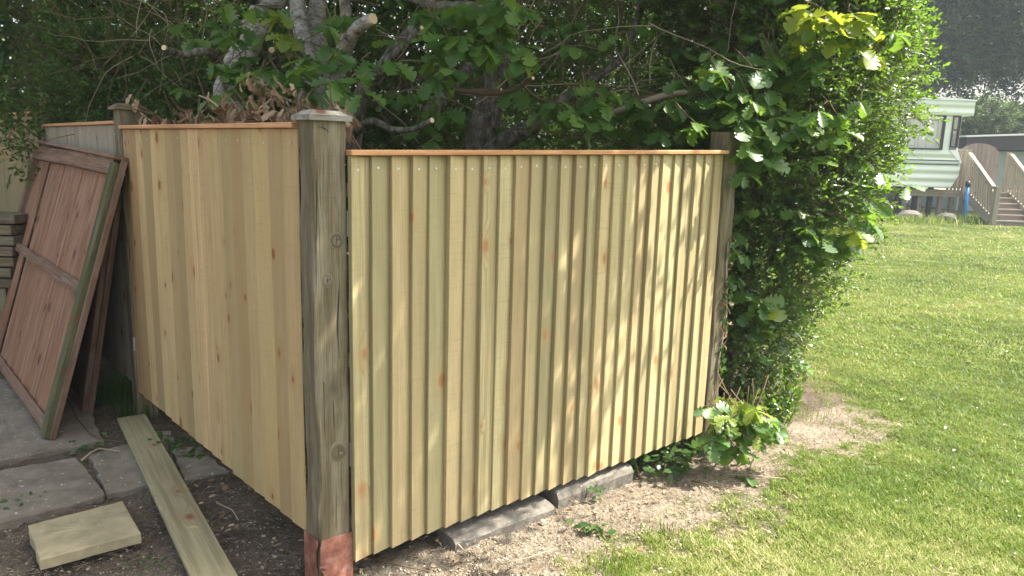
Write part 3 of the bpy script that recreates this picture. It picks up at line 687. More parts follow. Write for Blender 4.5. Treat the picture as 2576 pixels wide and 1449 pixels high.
bush('shrub', shrub, 21000, 9, .035, .14, M['leaf_small'], 'tall glossy small leaved shrub bulging over the lawn right of the far fence post', 'shrub', shell=.55, clip=clear_right,
     trunks=[[(1.5,5.0,0,.05),(1.6,5.0,1,.04),(1.8,5.1,2.2,.03),(1.9,5.2,3.5,.015)], [(1.4,5.1,0,.04),(1.3,5.0,1,.03),(1.5,4.9,2,.02),(1.7,4.9,3,.01)], [(1.6,5.3,0,.04),(2.0,5.3,1.3,.03),(2.3,5.4,2.4,.02),(2.5,5.5,3.2,.01)]])
# hedge on the left behind the fences
hedge = [(-4.4,6.6,1.5,1.5,.7,1.0), (-3.2,6.3,1.6,1.2,.7,.95), (-2.2,6.0,1.5,1.0,.6,.9), (-5.2,6.9,2.6,1.2,.7,.8), (-3.9,6.9,2.7,1.3,.7,.6), (-1.6,6.2,2.1,.8,.6,.5), (-6.2,7.2,2.2,1.3,.8,1.3)]
hclip = lambda P: ((P-L0)@NL < -.16) & ((P[:, 0] > -4.0) | (P[:, 1] > 6.15) | (P[:, 2] > 1.95))
bush('hedge', hedge, 17000, 9, .046, .2, M['leaf_dark'], 'dense shaded green hedge rising behind the left fence panels', 'hedge', shell=.55, clip=hclip)
bl = [(AT(60, 330, 5.6)[0], 5.6, AT(60, 330, 5.6)[2], .25, .2, .20), (AT(70, 385, 5.3)[0], 5.3, AT(70, 385, 5.3)[2], .20, .15, .14), (AT(30,240,5.8)[0], 5.8, AT(30,240,5.8)[2], .4, .25, .2), (AT(190,262,5.6)[0], 5.75, AT(190,262,5.6)[2], .35, .15, .17)]
bush('overhanging_spray', bl, 190, 9, .05, .2, M['leaf_dark'], 'leafy sprays hanging in front of the pale panel at the left edge', 'branch', shell=.2)
# understorey in the middle and dark thicket behind everything
under = [(.2,6.6,1.9,1.3,.6,.9), (1.1,6.2,2.1,1.1,.7,1.0), (1.2,5.7,1.4,.7,.5,.5), (-.6,7.0,1.6,1.0,.5,.8), (.9,6.6,3.1,1.3,.7,.6), (.2,5.6,1.15,.9,.4,.35)]
bush('undergrowth', under, 3600, 9, .045, .22, M['leaf_dark'], 'shaded undergrowth with thin stems behind the sunlit fence panel', 'undergrowth', shell=.2, clip=behind)
def thicket(name, n, x0, x1, y0, y1, z1, size, label, mat='leaf_dark'):
    P = np.column_stack([x0+(x1-x0)*rg.random(n), y0+(y1-y0)*rg.random(n), z1*rg.random(n)])
    k = np.abs(wav(P[:, 0]*.45, P[:, 2]*.45)) > .02; P = P[k]; n = len(P)
    tag(leafobj(name, P, rg.standard_normal((n, 3)), rg.standard_normal((n, 3)), size*(.6+.8*rg.random(n)), TS, M[mat]), label, 'thicket', kind='stuff')
thicket('thicket', 120000, -9.5, 2.0, 8.0, 10.4, 5.6, .11, 'dark mass of leaves and gloom behind the trees')
# canopy overhead: part of the oaks, hangs over the fence and casts the shade
def crown(parent, bl, n, ls):
    P, D = blobs(n, bl, .15); D = D+.8*rg.standard_normal(D.shape)
    p, d, nn, sz, A, B = spray(P, D, .28, 6, ls, .8)
    leafobj('crown', p, d, nn, sz, TL, M['oak_leaf'], parent)
    V, F = stems(A-nrm(D)*.12, B, .003); link('crown_twigs', fast_mesh('crown_twigs', V, F), M['twig'], parent)
SUN = np.array([math.cos(math.radians(SAZ))*math.cos(math.radians(54)), math.sin(math.radians(SAZ))*math.cos(math.radians(54)), math.sin(math.radians(54))])
oak = empty('oak_tree', AT(1215, 450, 5.3)*np.array([1, 1, 0]), 'dark trunked oak behind the sunlit panel with sawn stubs and lobed leaves', 'tree')
pale = empty('oak_tree', AT(610, 500, 4.9)*np.array([1, 1, 0]), 'pale grey barked oak behind the tan panel, leaning up to the top edge', 'tree')
def low(pts): x, y, Y, r = pts[0]; return pts
limb([(640,560,4.9,.11),(625,420,4.9,.10),(590,290,4.9,.085),(570,225,4.9,.08),(622,110,5.0,.085),(690,-30,5.1,.09),(760,-260,5.3,.09)], pale, M['pale_bark'], 'trunk')
limb([(700,470,5.1,.07),(760,330,5.1,.06),(775,180,5.1,.06),(755,60,5.1,.055),(735,-60,5.2,.055),(690,-260,5.3,.05)], pale, M['pale_bark'], 'trunk')
limb([(800,360,5.3,.07),(800,120,5.3,.065),(798,20,5.3,.06),(820,-160,5.3,.05)], pale, M['pale_bark'], 'limb')
limb([(590,262,4.9,.05),(560,175,4.7,.03),(520,130,4.5,.024),(470,137,4.4,.02),(440,132,4.3,.018),(413,120,4.2,.015)], pale, M['bark'], cut=True)
limb([(690,240,4.7,.05),(700,180,4.6,.035),(684,126,4.4,.02)], pale, M['bark'], cut=True)
limb([(1190,560,5.3,.13),(1205,390,5.3,.115),(1215,330,5.3,.11),(1235,245,5.3,.095),(1262,130,5.3,.09),(1285,-50,5.4,.09),(1250,-420,5.6,.08)], oak, M['bark'], 'trunk', rough=.12)
limb([(1190,420,5.2,.07),(1270,355,5.1,.06),(1350,310,5.1,.05),(1420,250,5.1,.035),(1490,200,5.1,.03),(1560,150,5.1,.025),(1600,60,5.1,.022),(1625,-80,5.2,.02)], oak, M['bark'])
limb([(800,420,4.3,.06),(828,300,4.25,.05),(838,215,4.2,.044),(866,130,4.05,.038),(890,85,3.9,.034),(905,66,3.82,.033),(938,47,3.75,.028)], oak, M['pale_bark'], 'limb', cut=True)
limb([(838,230,4.2,.03),(870,60,4.35,.035),(860,-60,4.5,.03)], oak, M['bark'])
limb([(880,400,4.6,.07),(905,250,4.6,.05),(960,175,4.5,.04),(1015,122,4.3,.028),(1063,68,4.1,.022)], oak, M['bark'], cut=True)
limb([(925,215,4.7,.03),(985,130,4.75,.03),(1035,75,4.8,.03),(1080,20,4.9,.03),(1100,-80,5,.03)], oak, M['bark'])
limb([(1035,98,4.3,.02),(1090,90,4.3,.022),(1130,70,4.35,.018),(1180,45,4.5,.015),(1240,10,4.6,.012)], oak, M['bark'])
limb([(1000,-30,4.4,.04),(1090,12,4.2,.03),(1180,15,4.05,.024),(1292,16,3.9,.018)], oak, M['bark'], cut=True)
limb([(880,350,4.2,.03),(930,305,4.0,.02),(985,325,3.9,.017),(1040,325,3.8,.014),(1086,303,3.7,.014)], oak, M['bark'], cut=True)
limb([(1075,290,4.4,.05),(1100,260,4.6,.045),(1160,190,4.9,.04),(1215,130,5.2,.03)], oak, M['bark'])
limb([(1090,222,4.2,.010),(1150,228,4.1,.012),(1225,235,4.0,.013),(1270,232,3.95,.012),(1302,222,3.9,.011),(1340,197,3.8,.009)], oak, M['twig'], cut=True)
limb([(1080,218,4.3,.012),(1160,228,4.2,.011),(1260,226,4.1,.009)], oak, M['twig'], cut=True)
limb([(1500,300,4.6,.02),(1560,278,4.4,.02),(1640,250,4.3,.019),(1700,235,4.25,.016),(1770,232,4.2,.010),(1840,210,4.2,.008)], oak, M['pale_twig'])
limb([(1560,262,4.5,.02),(1650,240,4.4,.012),(1720,235,4.3,.008)], oak, M['twig'])
limb([(1310,210,4.2,.008),(1360,250,4.3,.007),(1440,262,4.3,.007)], oak, M['twig'])
limb([(1900,480,4.5,.024),(1870,440,4.4,.02),(1845,425,4.3,.016)], oak, M['bark'])
limb([(1780,20,4.6,.012),(1830,-30,4.6,.014),(1700,-150,4.8,.02)], oak, M['twig'])
# thin tangled shoots in the shade
def shoots(n, x0, x1, y0, y1, Y0, Y1, parent, mat, up=1., r=.0035, name='shoots'):
    m = MB()
    for _ in range(n):
        x, y, Y = random.uniform(x0, x1), random.uniform(y0, y1), random.uniform(Y0, Y1); p = AT(x, y, Y)
        if not behind(p[None])[0]: continue
        d = np.array([random.gauss(0, .6), random.gauss(0, .25), up*random.uniform(-.3, 1.)]); d = nrm(d); q = [p]
        for k in range(7): d = nrm(d+rg.standard_normal(3)*.16-Z_*.05); q.append(q[-1]+d*random.uniform(.06, .16))
        rr = r*random.uniform(.5, 1.3); m.tube(q, list(np.linspace(rr, rr*.35, len(q))), 4)
    m.build(name, M[mat], parent)
shoots(38, 300, 640, -40, 160, 5.0, 6, pale, 'pale_twig', 1., .003); shoots(80, 150, 900, -40, 330, 4.9, 6.2, pale, 'twig', 1., .004)
shoots(170, 860, 1900, -40, 380, 4.6, 6.4, oak, 'twig', 1., .005); shoots(45, 900, 1850, 0, 380, 4.2, 5.5, oak, 'pale_twig', .6, .004)
# oak leaf rosettes at measured spots: px, py, Y, spread, number
def rosettes(parent, spots, mat, name='leaves', size=.10, T=TO, droop=.35):
    P, D, Nn, sz = [], [], [], []; m = MB()
    for x, y, Y, sp, n in spots:
        c = AT(x, y, Y); k = 0
        while k < n:
            t = c+rg.standard_normal(3)*np.array([sp, sp*.6, sp*.75])*.5; q = random.randint(4, 7)
            b0 = t+np.array([random.uniform(-.1, .1), .1, random.uniform(.02, .16)]); m.tube([b0, (b0+t)/2+rg.standard_normal(3)*.01, t], [.0035, .003, .0018], 4)
            az0 = random.uniform(0, 6.28)
            for j in range(q):
                az = az0+j*6.28/q+random.uniform(-.3, .3); d = np.array([math.cos(az), math.sin(az), random.uniform(-.9, .25)-droop*.6])
                P.append(t+rg.standard_normal(3)*.006); D.append(d); Nn.append(Z_*.8+np.array([math.cos(az), math.sin(az), 0])*.45+np.array([.1, -.35, 0])+rg.standard_normal(3)*.3); sz.append(size*random.uniform(.65, 1.25))
            k += q
    leafobj(name, np.array(P), np.array(D), np.array(Nn), np.array(sz), T, mat, parent)
    m.build('twigs', M['twig'], parent)
rosettes(pale, [(650,85,4.4,.25,40),(610,140,4.3,.25,30),(580,200,4.3,.3,40),(500,95,4.5,.22,18),(700,200,4.0,.22,26),(740,150,4.0,.2,22),(480,230,4.6,.25,14),(600,60,4.6,.2,14),(660,175,4.2,.25,20)], M['oak_leaf'])
rosettes(pale, [(655,95,4.2,.12,9),(700,40,4.2,.12,6)], M['oak_bright'], 'bright_leaves')
rosettes(oak, [(890,190,3.3,.10,12),(860,160,3.5,.2,20),(790,160,3.8,.3,28),(900,60,4.0,.2,16),(1090,30,3.7,.3,36),(1150,90,3.6,.28,46),(1190,50,3.6,.25,40),(1120,140,3.7,.22,32),(1215,120,3.6,.2,24),(1230,20,3.8,.25,24),(1300,40,3.6,.2,22),(1260,60,3.7,.15,12),
    (1000,270,4.0,.3,24),(960,230,4.2,.2,12),(1060,330,4.0,.25,14),(1110,300,4.1,.2,10),(1320,240,4.2,.2,8),(1480,280,3.9,.16,30),(1500,250,4.0,.18,20),(1450,230,4.2,.2,14),(1560,240,4.2,.2,16),(1640,250,4.4,.3,24),(1700,300,4.3,.3,34),(1600,350,4.5,.3,22),(1400,200,4.5,.3,12),(1530,90,4.4,.25,10),(1730,110,4.5,.2,10),(1770,60,4.5,.2,10)], M['oak_leaf'])
oakr = empty('oak_sapling', (1.6, 4.6, 0), 'young oak with big bright lobed leaves growing through the small leaved shrub', 'tree')
limb([(1880,900,4.75,.03),(1890,600,4.7,.026),(1900,400,4.6,.022),(1960,220,4.4,.018),(2050,80,4.25,.012),(2100,20,4.2,.006)], oakr, M['bark'], 'trunk')
limb([(1905,400,4.6,.02),(1850,320,4.4,.012),(1790,270,4.2,.008)], oakr, M['bark']); limb([(1900,420,4.6,.02),(2000,330,4.2,.012),(2090,300,4.0,.007)], oakr, M['bark']); limb([(1895,560,4.7,.02),(2010,520,4.4,.012),(2150,560,4.3,.006)], oakr, M['bark'])
rosettes(oakr, [(1790,220,4.1,.25,44),(1850,260,4.0,.25,50),(1920,230,4.0,.28,56),(1900,300,3.95,.22,40),(1960,320,4.0,.22,30),(1990,190,4.0,.3,46),(2060,250,4.0,.22,36),(1800,310,4.1,.22,26),(1880,380,4.0,.18,20),(1930,430,4.1,.2,16),(1880,150,4.2,.3,30),(2060,150,4.1,.25,24),(2120,120,4.1,.22,24),
    (1990,60,4.2,.25,30),(2180,470,4.3,.2,16),(2120,560,4.2,.2,26),(2150,500,4.3,.16,12),(1930,780,4.2,.15,12),(2020,480,4.3,.25,14),(1980,600,4.4,.3,14),(1900,860,4.3,.2,10),(2090,380,4.1,.15,10),(2010,640,4.25,.2,14),(1950,700,4.2,.18,12),(1900,640,4.2,.2,10),(2000,860,4.6,.2,8),(2060,600,4.2,.16,12),(1960,560,4.2,.2,12),(2190,400,4.4,.15,8),(1960,900,4.5,.2,8),(1740,330,4.0,.2,20),(1885,350,3.84,.08,10),(1780,330,3.8,.08,7),(1900,300,3.9,.12,14),(1850,270,3.85,.10,12),(1875,420,3.86,.06,6)], M['oak_leaf'], size=.105)
rosettes(oakr, [(2040,50,4.0,.14,12),(2130,60,4.0,.14,12),(2170,100,4.0,.1,7),(2060,20,4.0,.12,6),(2180,30,4.0,.12,6),(1930,775,4.15,.08,4),(2150,575,4.2,.1,7)], M['oak_bright'], 'bright_leaves', size=.12)  # upper leaves catching the sun, their yellow light painted as leaf colour
crown(oak, [(1.5,4.5,4.2,1.0,.8,.55), (.2,3.9,4.5,1.5,1.1,.6), (.9,6.,4.9,1.9,1.3,.8), (-1.2,5.,5.2,1.7,1.6,.7), (.5,5.0,5.6,2.,1.6,.7), (1.4,3.62,3.95,.75,.20,.42), (.6,3.1,4.1,.9,.5,.45), (.9,3.4,4.6,.8,.4,.4)], 4500, .135)
def over(s_, z, t): p = R0+UR*s_+Z_*z+SUN*t; return (p[0], p[1], p[2])
crown(oak, [(*over(.30,1.25,3.2),.42,.20,.22), (*over(.10,.85,3.4),.18,.15,.25), (*over(.85,1.3,3.3),.34,.16,.16)], 120, .12)  # unseen leaf clumps added up the sun ray to shade the panel
crown(oak, [(*over(a_, b_, c_), .08, .06, .20) for a_, b_, c_ in ((.62,.95,3.4),(.85,.45,3.5),(1.1,.4,3.6),(.45,.15,3.5),(1.25,1.0,3.5),(.95,.7,3.6),(.5,.75,3.4),(.30,.35,3.5),(.7,.35,3.6),(1.5,.9,3.6))], 80, .10)  # small unseen clumps added to break the panel's sunlight into streaks
crown(pale, [(-2.6,6.0,4.9,1.8,1.4,.8), (-4.6,7,5.,1.8,1.3,.9), (-.6,3.5,5.5,1.3,1.3,.6), (-1.9,4.6,6.,1.8,1.5,.7), (-.2,8.2,5.2,2.2,1.2,.8), (-3.4,8.4,5.,2.4,1.2,.9)], 4200, .135)
# dead leafy cuttings lying along the top of the tan panel
dead = empty('dead_branch', AT(600, 300, 3.7)*np.array([1, 1, 1]), 'cut branches with curled brown dead leaves lying behind the top of the tan panel', 'dead branches')
def deadY(x): return 3.95-(x-380)*(3.95-2.86)/(860-380)
spots = [(375,292,.07,9),(390,303,.06,6),(440,302,.08,7),(470,288,.05,10),(465,302,.07,8),(520,300,.09,10),(515,262,.1,7),(560,300,.1,10),(600,275,.06,9),(602,296,.08,12),(640,300,.09,12),(655,215,.1,12),(650,245,.10,14),(690,258,.11,16),(700,285,.1,16),(740,295,.1,14),(730,268,.1,10),(770,275,.1,10),(858,290,.05,8),(845,283,.06,6),(340,250,.05,4),(668,300,.08,10),(540,290,.08,6),(868,310,.03,4)]
P, D, Nn, sz = [], [], [], []; m = MB()
for x, y, sp, n in spots:
    c = AT(x, y, deadY(x)+.12)
    for _ in range(int(n*1.15)):
        t = c+rg.standard_normal(3)*np.array([sp, sp*.7, sp*.7])*.6
        P.append(t); D.append(np.array([random.gauss(0, .7), random.gauss(0, .6), -.8])); Nn.append(rg.standard_normal(3)+np.array([0, -1., .2])); sz.append(random.uniform(.04, .085))
    m.tube([c+Z_*.09+rg.standard_normal(3)*.05, c+rg.standard_normal(3)*.02, c+np.array([random.uniform(-.2, .2), .1, -.12])], [.003, .004, .006], 5)
P = np.array(P); k = ((P-L0)@NL < -.05); 
leafobj('dead_leaves', P[k], np.array(D)[k], np.array(Nn)[k], np.array(sz)[k], TC, M['dead_leaf'], dead); 
limb([(880,325,3.1,.008),(800,300,3.2,.008),(700,300,3.4,.008),(560,310,3.7,.006),(430,305,4.1,.004)], dead, M['twig']); limb([(820,290,3.3,.006),(700,240,3.6,.006),(640,200,3.8,.004)], dead, M['twig']); limb([(600,320,3.6,.006),(540,260,3.7,.005),(500,240,3.8,.003)], dead, M['pale_twig'])
m.build('twigs', M['twig'], dead)

# plants at the foot of the fence
root = empty('oak_seedling', G(1830, 1150), 'bushy oak seedling with fresh green lobed leaves at the foot of the far post', 'seedling')
rosettes(root, [(1830,1030,3.62,.10,14),(1870,1060,3.62,.14,20),(1910,1090,3.65,.12,14),(1830,1085,3.55,.12,14),(1870,1110,3.55,.13,14),(1930,1085,3.65,.08,7),(1850,1145,3.55,.10,10),(1800,1120,3.5,.07,6)], M['oak_leaf'], size=.095, droop=0)
rosettes(root, [(1830,1020,3.65,.08,7),(1880,1040,3.65,.1,9),(1840,1060,3.5,.1,10),(1900,1080,3.52,.1,8)], M['oak_bright'], 'bright_leaves', .085, droop=-.2)
m = MB(); g0 = G(1840, 1160); [m.tube([g0, g0+np.array([random.uniform(-.1, .1), .02, .15]), AT(x, y, 3.62)], [.005, .004, .002], 5) for x, y in ((1830,1040),(1880,1070),(1920,1090),(1820,1090))]; m.build('stem', M['twig'], root)
def patch(name, spots, T, mat, label, cat, size, zmax=.08):
    P, D, Nn, sz = [], [], [], []
    for x, y, sp, n in spots:
        c = G(x, y)
        for _ in range(n):
            q = c+np.array([random.gauss(0, sp), random.gauss(0, sp*.6), 0]); q[2] = random.uniform(.005, zmax)
            P.append(q); a = random.uniform(0, 6.28); D.append(np.array([math.cos(a), math.sin(a), random.uniform(-.3, .3)])); Nn.append(Z_+rg.standard_normal(3)*.45+np.array([0, -.3, 0])); sz.append(size*random.uniform(.6, 1.3))
    root = empty(name, P[0]*np.array([1, 1, 0]), label, cat); leafobj('leaves', np.array(P), np.array(D), np.array(Nn), np.array(sz), T, mat, root)
    A = np.array(P); B = A.copy(); A[:, 2] = 0; A[:, :2] += rg.standard_normal((len(A), 2))*.02
    V, F = stems(A, B, .0012); link('stems', fast_mesh('stems', V, F), M['twig'], root)
patch('ivy', [(1640,1185,.10,45),(1700,1165,.10,45),(1750,1130,.10,45),(1600,1190,.05,16),(1680,1195,.07,25),(1780,1150,.08,25)], TI, M['ivy'], 'ivy trailing under the far end of the sunlit panel', 'ivy', .045, .11)
patch('ivy', [(1385,1245,.03,12)], TI, M['ivy'], 'small ivy tuft in the gap between the two concrete kerbs', 'ivy', .035, .06)
patch('ivy', [(1490,1252,.035,14)], TI, M['ivy'], 'small ivy tuft in front of the farther concrete kerb', 'ivy', .03, .05)
patch('ivy', [(440,1130,.07,34),(470,1150,.06,20),(410,1110,.05,12)], TI, M['ivy'], 'ivy growing between the plank and the foot of the tan panel', 'ivy', .035, .06)
patch('weed', [(1490,1335,.04,20)], TS, M['ivy'], 'greyish weed rosette on the bare sandy soil', 'weed', .05, .03)
patch('weed', [(205,1135,.05,12),(240,1128,.03,8),(265,1108,.03,8)], TS, M['ivy'], 'small weeds in the joint between the grey slabs', 'weed', .035, .03)
patch('weed', [(35,1275,.05,14),(95,1262,.06,10),(370,1420,.04,14)], TS, M['ivy'], 'tiny green weeds around the loose buff slab', 'weed', .028, .03)
def tuft(name, x, y, n, sp, h, label, mat='grass', cat='grass tuft', w=.0022, rr=(0., .5)):
    c = G(x, y); V = []; R = []
    for _ in range(n):
        b = c+np.array([random.gauss(0, sp), random.gauss(0, sp*.7), 0]); a = random.uniform(0, 6.28); d = np.array([math.cos(a), math.sin(a), 0]); s_ = np.array([-d[1], d[0], 0])*w; hh = h*random.uniform(.5, 1.1); ln = random.uniform(.1, .7)
        V += [b-s_, b+s_, b+d*hh*ln*.35+Z_*hh*.6-s_*.8, b+d*hh*ln*.35+Z_*hh*.6+s_*.8, b+d*hh*ln+Z_*hh]; R += [random.uniform(*rr)]*5
    F3 = []; 
    for k in range(n): q = 5*k; F3 += [(q, q+1, q+3), (q, q+3, q+2), (q+2, q+3, q+4)]
    tag(link(name, fast_mesh(name, np.array(V), np.array(F3), {'rnd': np.array(R)}), M[mat]), label, cat, kind='stuff')
tuft('grass_tuft', 1545, 1425, 260, .07, .035, 'green grass tuft on the sand near the bottom edge', rr=(.1, .8))
tuft('grass_tuft', 1665, 1350, 200, .09, .035, 'thin grass tuft where the lawn meets the sand')
tuft('grass_tuft', 300, 1010, 420, .10, .22, 'dark green grass growing in the gap behind the leaning panels', rr=(0, .15))
tuft('grass_tuft', 350, 1045, 180, .08, .12, 'dark grass at the foot of the tan panel beyond the plank', rr=(0, .2))
tuft('grass_tuft', 1990, 1040, 160, .14, .06, 'sparse grass on the bare soil beside the weeds', rr=(.1, .7))
root = empty('leafy_weeds', G(1930, 1050), 'upright leafy weeds under the shrub at the edge of the bare soil', 'weeds')
n = 60; B0 = np.stack([G(random.uniform(1850, 2000), random.uniform(1015, 1090)) for _ in range(n)]); dd = np.column_stack([rg.standard_normal(n)*.25, rg.standard_normal(n)*.2, np.ones(n)])
p, d, nn, sz, A, B = spray(B0, dd, .16+.14*rg.random(n), 11, .055, .8, 0)
leafobj('leaves', p, d, nn, sz, TS, M['leaf_small'], root); V, F = stems(A, B, .002); link('stems', fast_mesh('stems', V, F), M['twig'], root)
# climbing ivy on far post
root = empty('climbing_ivy', RP+UR*.12, 'half dead ivy climbing the right edge of the far post', 'ivy')
n = 90; z = .1+rg.random(n)**1.3*1.1; P = RP+UR*(.06+.05*rg.random((n, 1)))+NR*(.018+.02*rg.random((n, 1)))+Z_*z[:, None]; k = rg.random(n) < .55
leafobj('leaves', P[k], rg.standard_normal((k.sum(), 3))-Z_, NR+.4*rg.standard_normal((k.sum(), 3)), .03+.02*rg.random(k.sum()), TI, M['ivy'], root)
k = ~k; leafobj('dead_leaves', P[k], rg.standard_normal((k.sum(), 3))-Z_, NR+.6*rg.standard_normal((k.sum(), 3)), .03+.02*rg.random(k.sum()), TC, M['dead_leaf'], root)
m = MB(); q = [RP+UR*(.085+.02*math.sin(k*1.3))+NR*.018+Z_*(.0+k*.13) for k in range(10)]; m.tube(q, [.004]*10, 5); m.build('stem', M['pale_twig'], root)
# fallen twigs
def twig(pts, r, label, mat='pale_twig', z=.01):
    q = [G(x, y, z) for x, y in pts]; q = [p+Z_*random.uniform(0, .006) for p in q]; m = MB(); m.tube(q, list(np.linspace(r, r*.5, len(q))), 6, True, .1)
    tag(m.build('fallen_twig', M[mat], smooth=True), label, 'twig', 'fallen twigs')
twig([(170,1005),(195,1055),(225,1090),(258,1108),(312,1112)], .004, 'long thin brown stalk curving over the grey slabs to the plank', 'twig', .03)
twig([(205,1160),(230,1140),(250,1130),(302,1136)], .006, 'pale forked twig on the joint of the slabs', z=.035)
twig([(1120,1340),(1150,1370),(1170,1388)], .006, 'pale twig by the near end of the nearer kerb')
twig([(910,1400),(1010,1425),(1080,1440)], .004, 'thin reddish twig beside the corner post', 'twig')
twig([(1250,1425),(1330,1405),(1400,1380)], .003, 'curved fine twig in the middle of the sandy soil')
twig([(1395,1180+60),(1460,1275),(1480,1300)], .003, 'short twig leaning in front of the kerb gap')
twig([(1740,1210),(1800,1225),(1885,1240)], .004, 'long twig lying below the ivy', 'twig')
twig([(2345,1425),(2370,1440),(2410,1447)], .004, 'short pale twig lying on the lawn near the bottom edge', z=.03)
twig([(1830,1195),(1900,1197),(1975,1205)], .004, 'pale twig lying across the bare soil below the oak seedling')
twig([(545,1265),(585,1285),(600,1310)], .004, 'small twig on the dark soil below the tan panel', 'pale_twig')
# leaf litter
n = 620; u = np.concatenate([rg.uniform(380, 900, 140), rg.uniform(900, 2150, 480)]); 
v = np.where(u < 900, 1080+(u-380)*.56+rg.uniform(-10, 190, n), rg.uniform(1120, 1540, n)); P = np.stack([G(a, b, .008) for a, b in zip(u, v)])
k = (soilmask(P[:, :2]) > .5); P = P[k]; n = len(P); a = rg.random(n)*6.28
tag(leafobj('leaf_litter', P, np.column_stack([np.cos(a), np.sin(a), .1*rg.standard_normal(n)]), Z_+.4*rg.standard_normal((n, 3)), .012+.03*rg.random(n)**2, TS, M['dead_leaf']), 'scattered dry brown leaf bits on the soil', 'leaf litter', kind='stuff')
n = 5000; P = np.stack([G(a, b, .005) for a, b in zip(rg.uniform(-60, 2200, n), rg.uniform(1000, 1560, n))]); k = soilmask(P[:, :2]) > .5; P = P[k]; n = len(P)
a = rg.random(n)*6.28; Q = P+np.column_stack([np.cos(a), np.sin(a), .1*rg.standard_normal(n)])*(.01+.06*rg.random(n)**2)[:, None]; V, F = stems(P, Q, .0009)
tag(link('twig_litter', fast_mesh('twig_litter', V, F), M['pale_twig']), 'fine broken stalks and straw scattered over the soil', 'twig litter', kind='stuff')

n = 170; P = np.stack([G(a, b, .02) for a, b in zip(rg.uniform(1500, 2620, n), rg.uniform(600, 1500, n))]); k = soilmask(P[:, :2]) < .4; P = P[k]; n = len(P); a = rg.random(n)*6.28
tag(leafobj('lawn_debris', P, np.column_stack([np.cos(a), np.sin(a), .2*rg.standard_normal(n)]), Z_+.4*rg.standard_normal((n, 3)), .008+.022*rg.random(n)**2, TS, plain('pale dry bits', (.75,.70,.52), .8, .2)), 'pale dry leaf bits and petals scattered over the lawn', 'lawn debris', kind='stuff')
# ================================================================ FAR SIDE OF THE LAWN
Yc = 22.
def X(px, py, Y=Yc): return AT(px, py, Y)
car = empty('static_caravan', X(2350, 500)*np.array([1, 1, 0]), 'mint green static caravan with net curtained window and two dark blue stripes', 'caravan')
dpt = np.array([0, 3.1, 0])
zr = lambda y: AT(2380, y, Yc)[2]; xx = lambda x: AT(x, 400, Yc)[0]
xl = xx(2060)
def wallpoly(pts, off=0., dep=dpt, mat='mint', nm='body', par=None):
    m = MB(); m.prism([np.array([xx(x) if x > -900 else xl, Yc+off, zr(y)]) for x, y in pts], dep); return m.build(nm, M[mat], par or car)
wallpoly([(2060,378),(2384,378),(2418,410),(2417,440),(2401,472),(2060,472)], nm='lower_body')
# upper body as a frame around the window openings
wl, wr, wt, wb = xx(2268), xx(2366), zr(292), zr(374)
m = MB(); ax = lambda v: np.array([v, 0, 0])
Y0 = np.array([0, Yc, 0]); D1 = np.array([0, .12, 0])
def bx(x0, x1, z0, z1, y0=0., y1=.12, mat='mint_flat', nm='panel', par=None):
    b = MB(); b.box(np.array([x0, Yc+y0, z0]), np.array([x1-x0, 0, 0]), np.array([0, y1-y0, 0]), Z_*(z1-z0)); return b.build(nm, M[mat], par or car)
zt, zbm = zr(290), zr(378)
bx(xl, xx(2130), zbm+.002, zt, nm='wall_panel'); bx(wr, xx(2384), zbm+.002, zt, nm='wall_panel'); bx(xx(2225), xx(2262), zbm+.002, zt, nm='wall_panel')
bx(xx(2402), xx(2406), zbm-.02, zt, y0=.0, y1=.5, mat='white_trim', nm='corner_trim')
bx(xl, xx(2432), zt+.002, zr(250), y0=-.06, y1=3.3, mat='mint', nm='roof_fascia')
m = MB(); m.prism([np.array([xl, Yc-.09, zr(236)]), np.array([xx(2250), Yc-.09, zr(240)]), np.array([xx(2434), Yc-.09, zr(250)+.004]), np.array([xx(2434), Yc-.09, zr(253)]), np.array([xl, Yc-.09, zr(249.0)])], np.array([0, 3.7, 0])); m.build('roof', M['white_trim'], car)
bx(xl, xx(2400), zbm+.01, zt-.01, y0=2.9, y1=3.0, mat='mint_flat', nm='rear_wall')
def window(x0, x1, z0, z1, bars=(), curtain=True, par=car):
    f = .035; w = MB()
    for a, b, c, d in ((x0-f, x1+f, z0-f, z0), (x0-f, x1+f, z1, z1+f), (x0-f, x0, z0, z1), (x1, x1+f, z0, z1)): w.box(np.array([a, Yc-.03, c]), np.array([b-a, 0, 0]), np.array([0, .1, 0]), Z_*(d-c))
    for zz in bars: w.box(np.array([x0, Yc-.02, zz]), np.array([x1-x0, 0, 0]), np.array([0, .05, 0]), Z_*.04)
    o = w.build('window', M['darkframe'], par); g = MB(); g.box(np.array([x0, Yc+.01, z0]), np.array([x1-x0, 0, 0]), np.array([0, .008, 0]), Z_*(z1-z0)); g.build('pane', M['glass'], o)
    if curtain:
        k = 60; vs = []; 
        for i in range(k+1):
            x = x0+(x1-x0)*i/k; y = Yc+.10+.02*math.sin(i*1.9+math.sin(i*.7))
            vs += [np.array([x, y, z0]), np.array([x, y, z1-.06])]
        me = fast_mesh('curtain', np.array(vs), np.array([(2*i, 2*i+2, 2*i+3, 2*i+1) for i in range(k)])); link('curtain', me, M['curtain'], o)
    return o
window(wl, wr-.03, wt*0+zr(374), zr(294)); window(xx(2132), xx(2222), zr(374), zr(294))
window(xx(2387), xx(2401), zr(368), zr(294), bars=(zr(328),), curtain=False)
b = MB(); b.box(np.array([xx(2386), Yc+.2, zr(372)]), ax(.2), np.array([0, .02, 0]), Z_*(zr(335)-zr(372))); b.build('curtain', M['curtain'], car)
for y in (404, 414): bx(xl, xx(2413), zr(y+1.4), zr(y-1.2), y0=-.012, y1=.0-.001, mat='navy', nm='stripe')
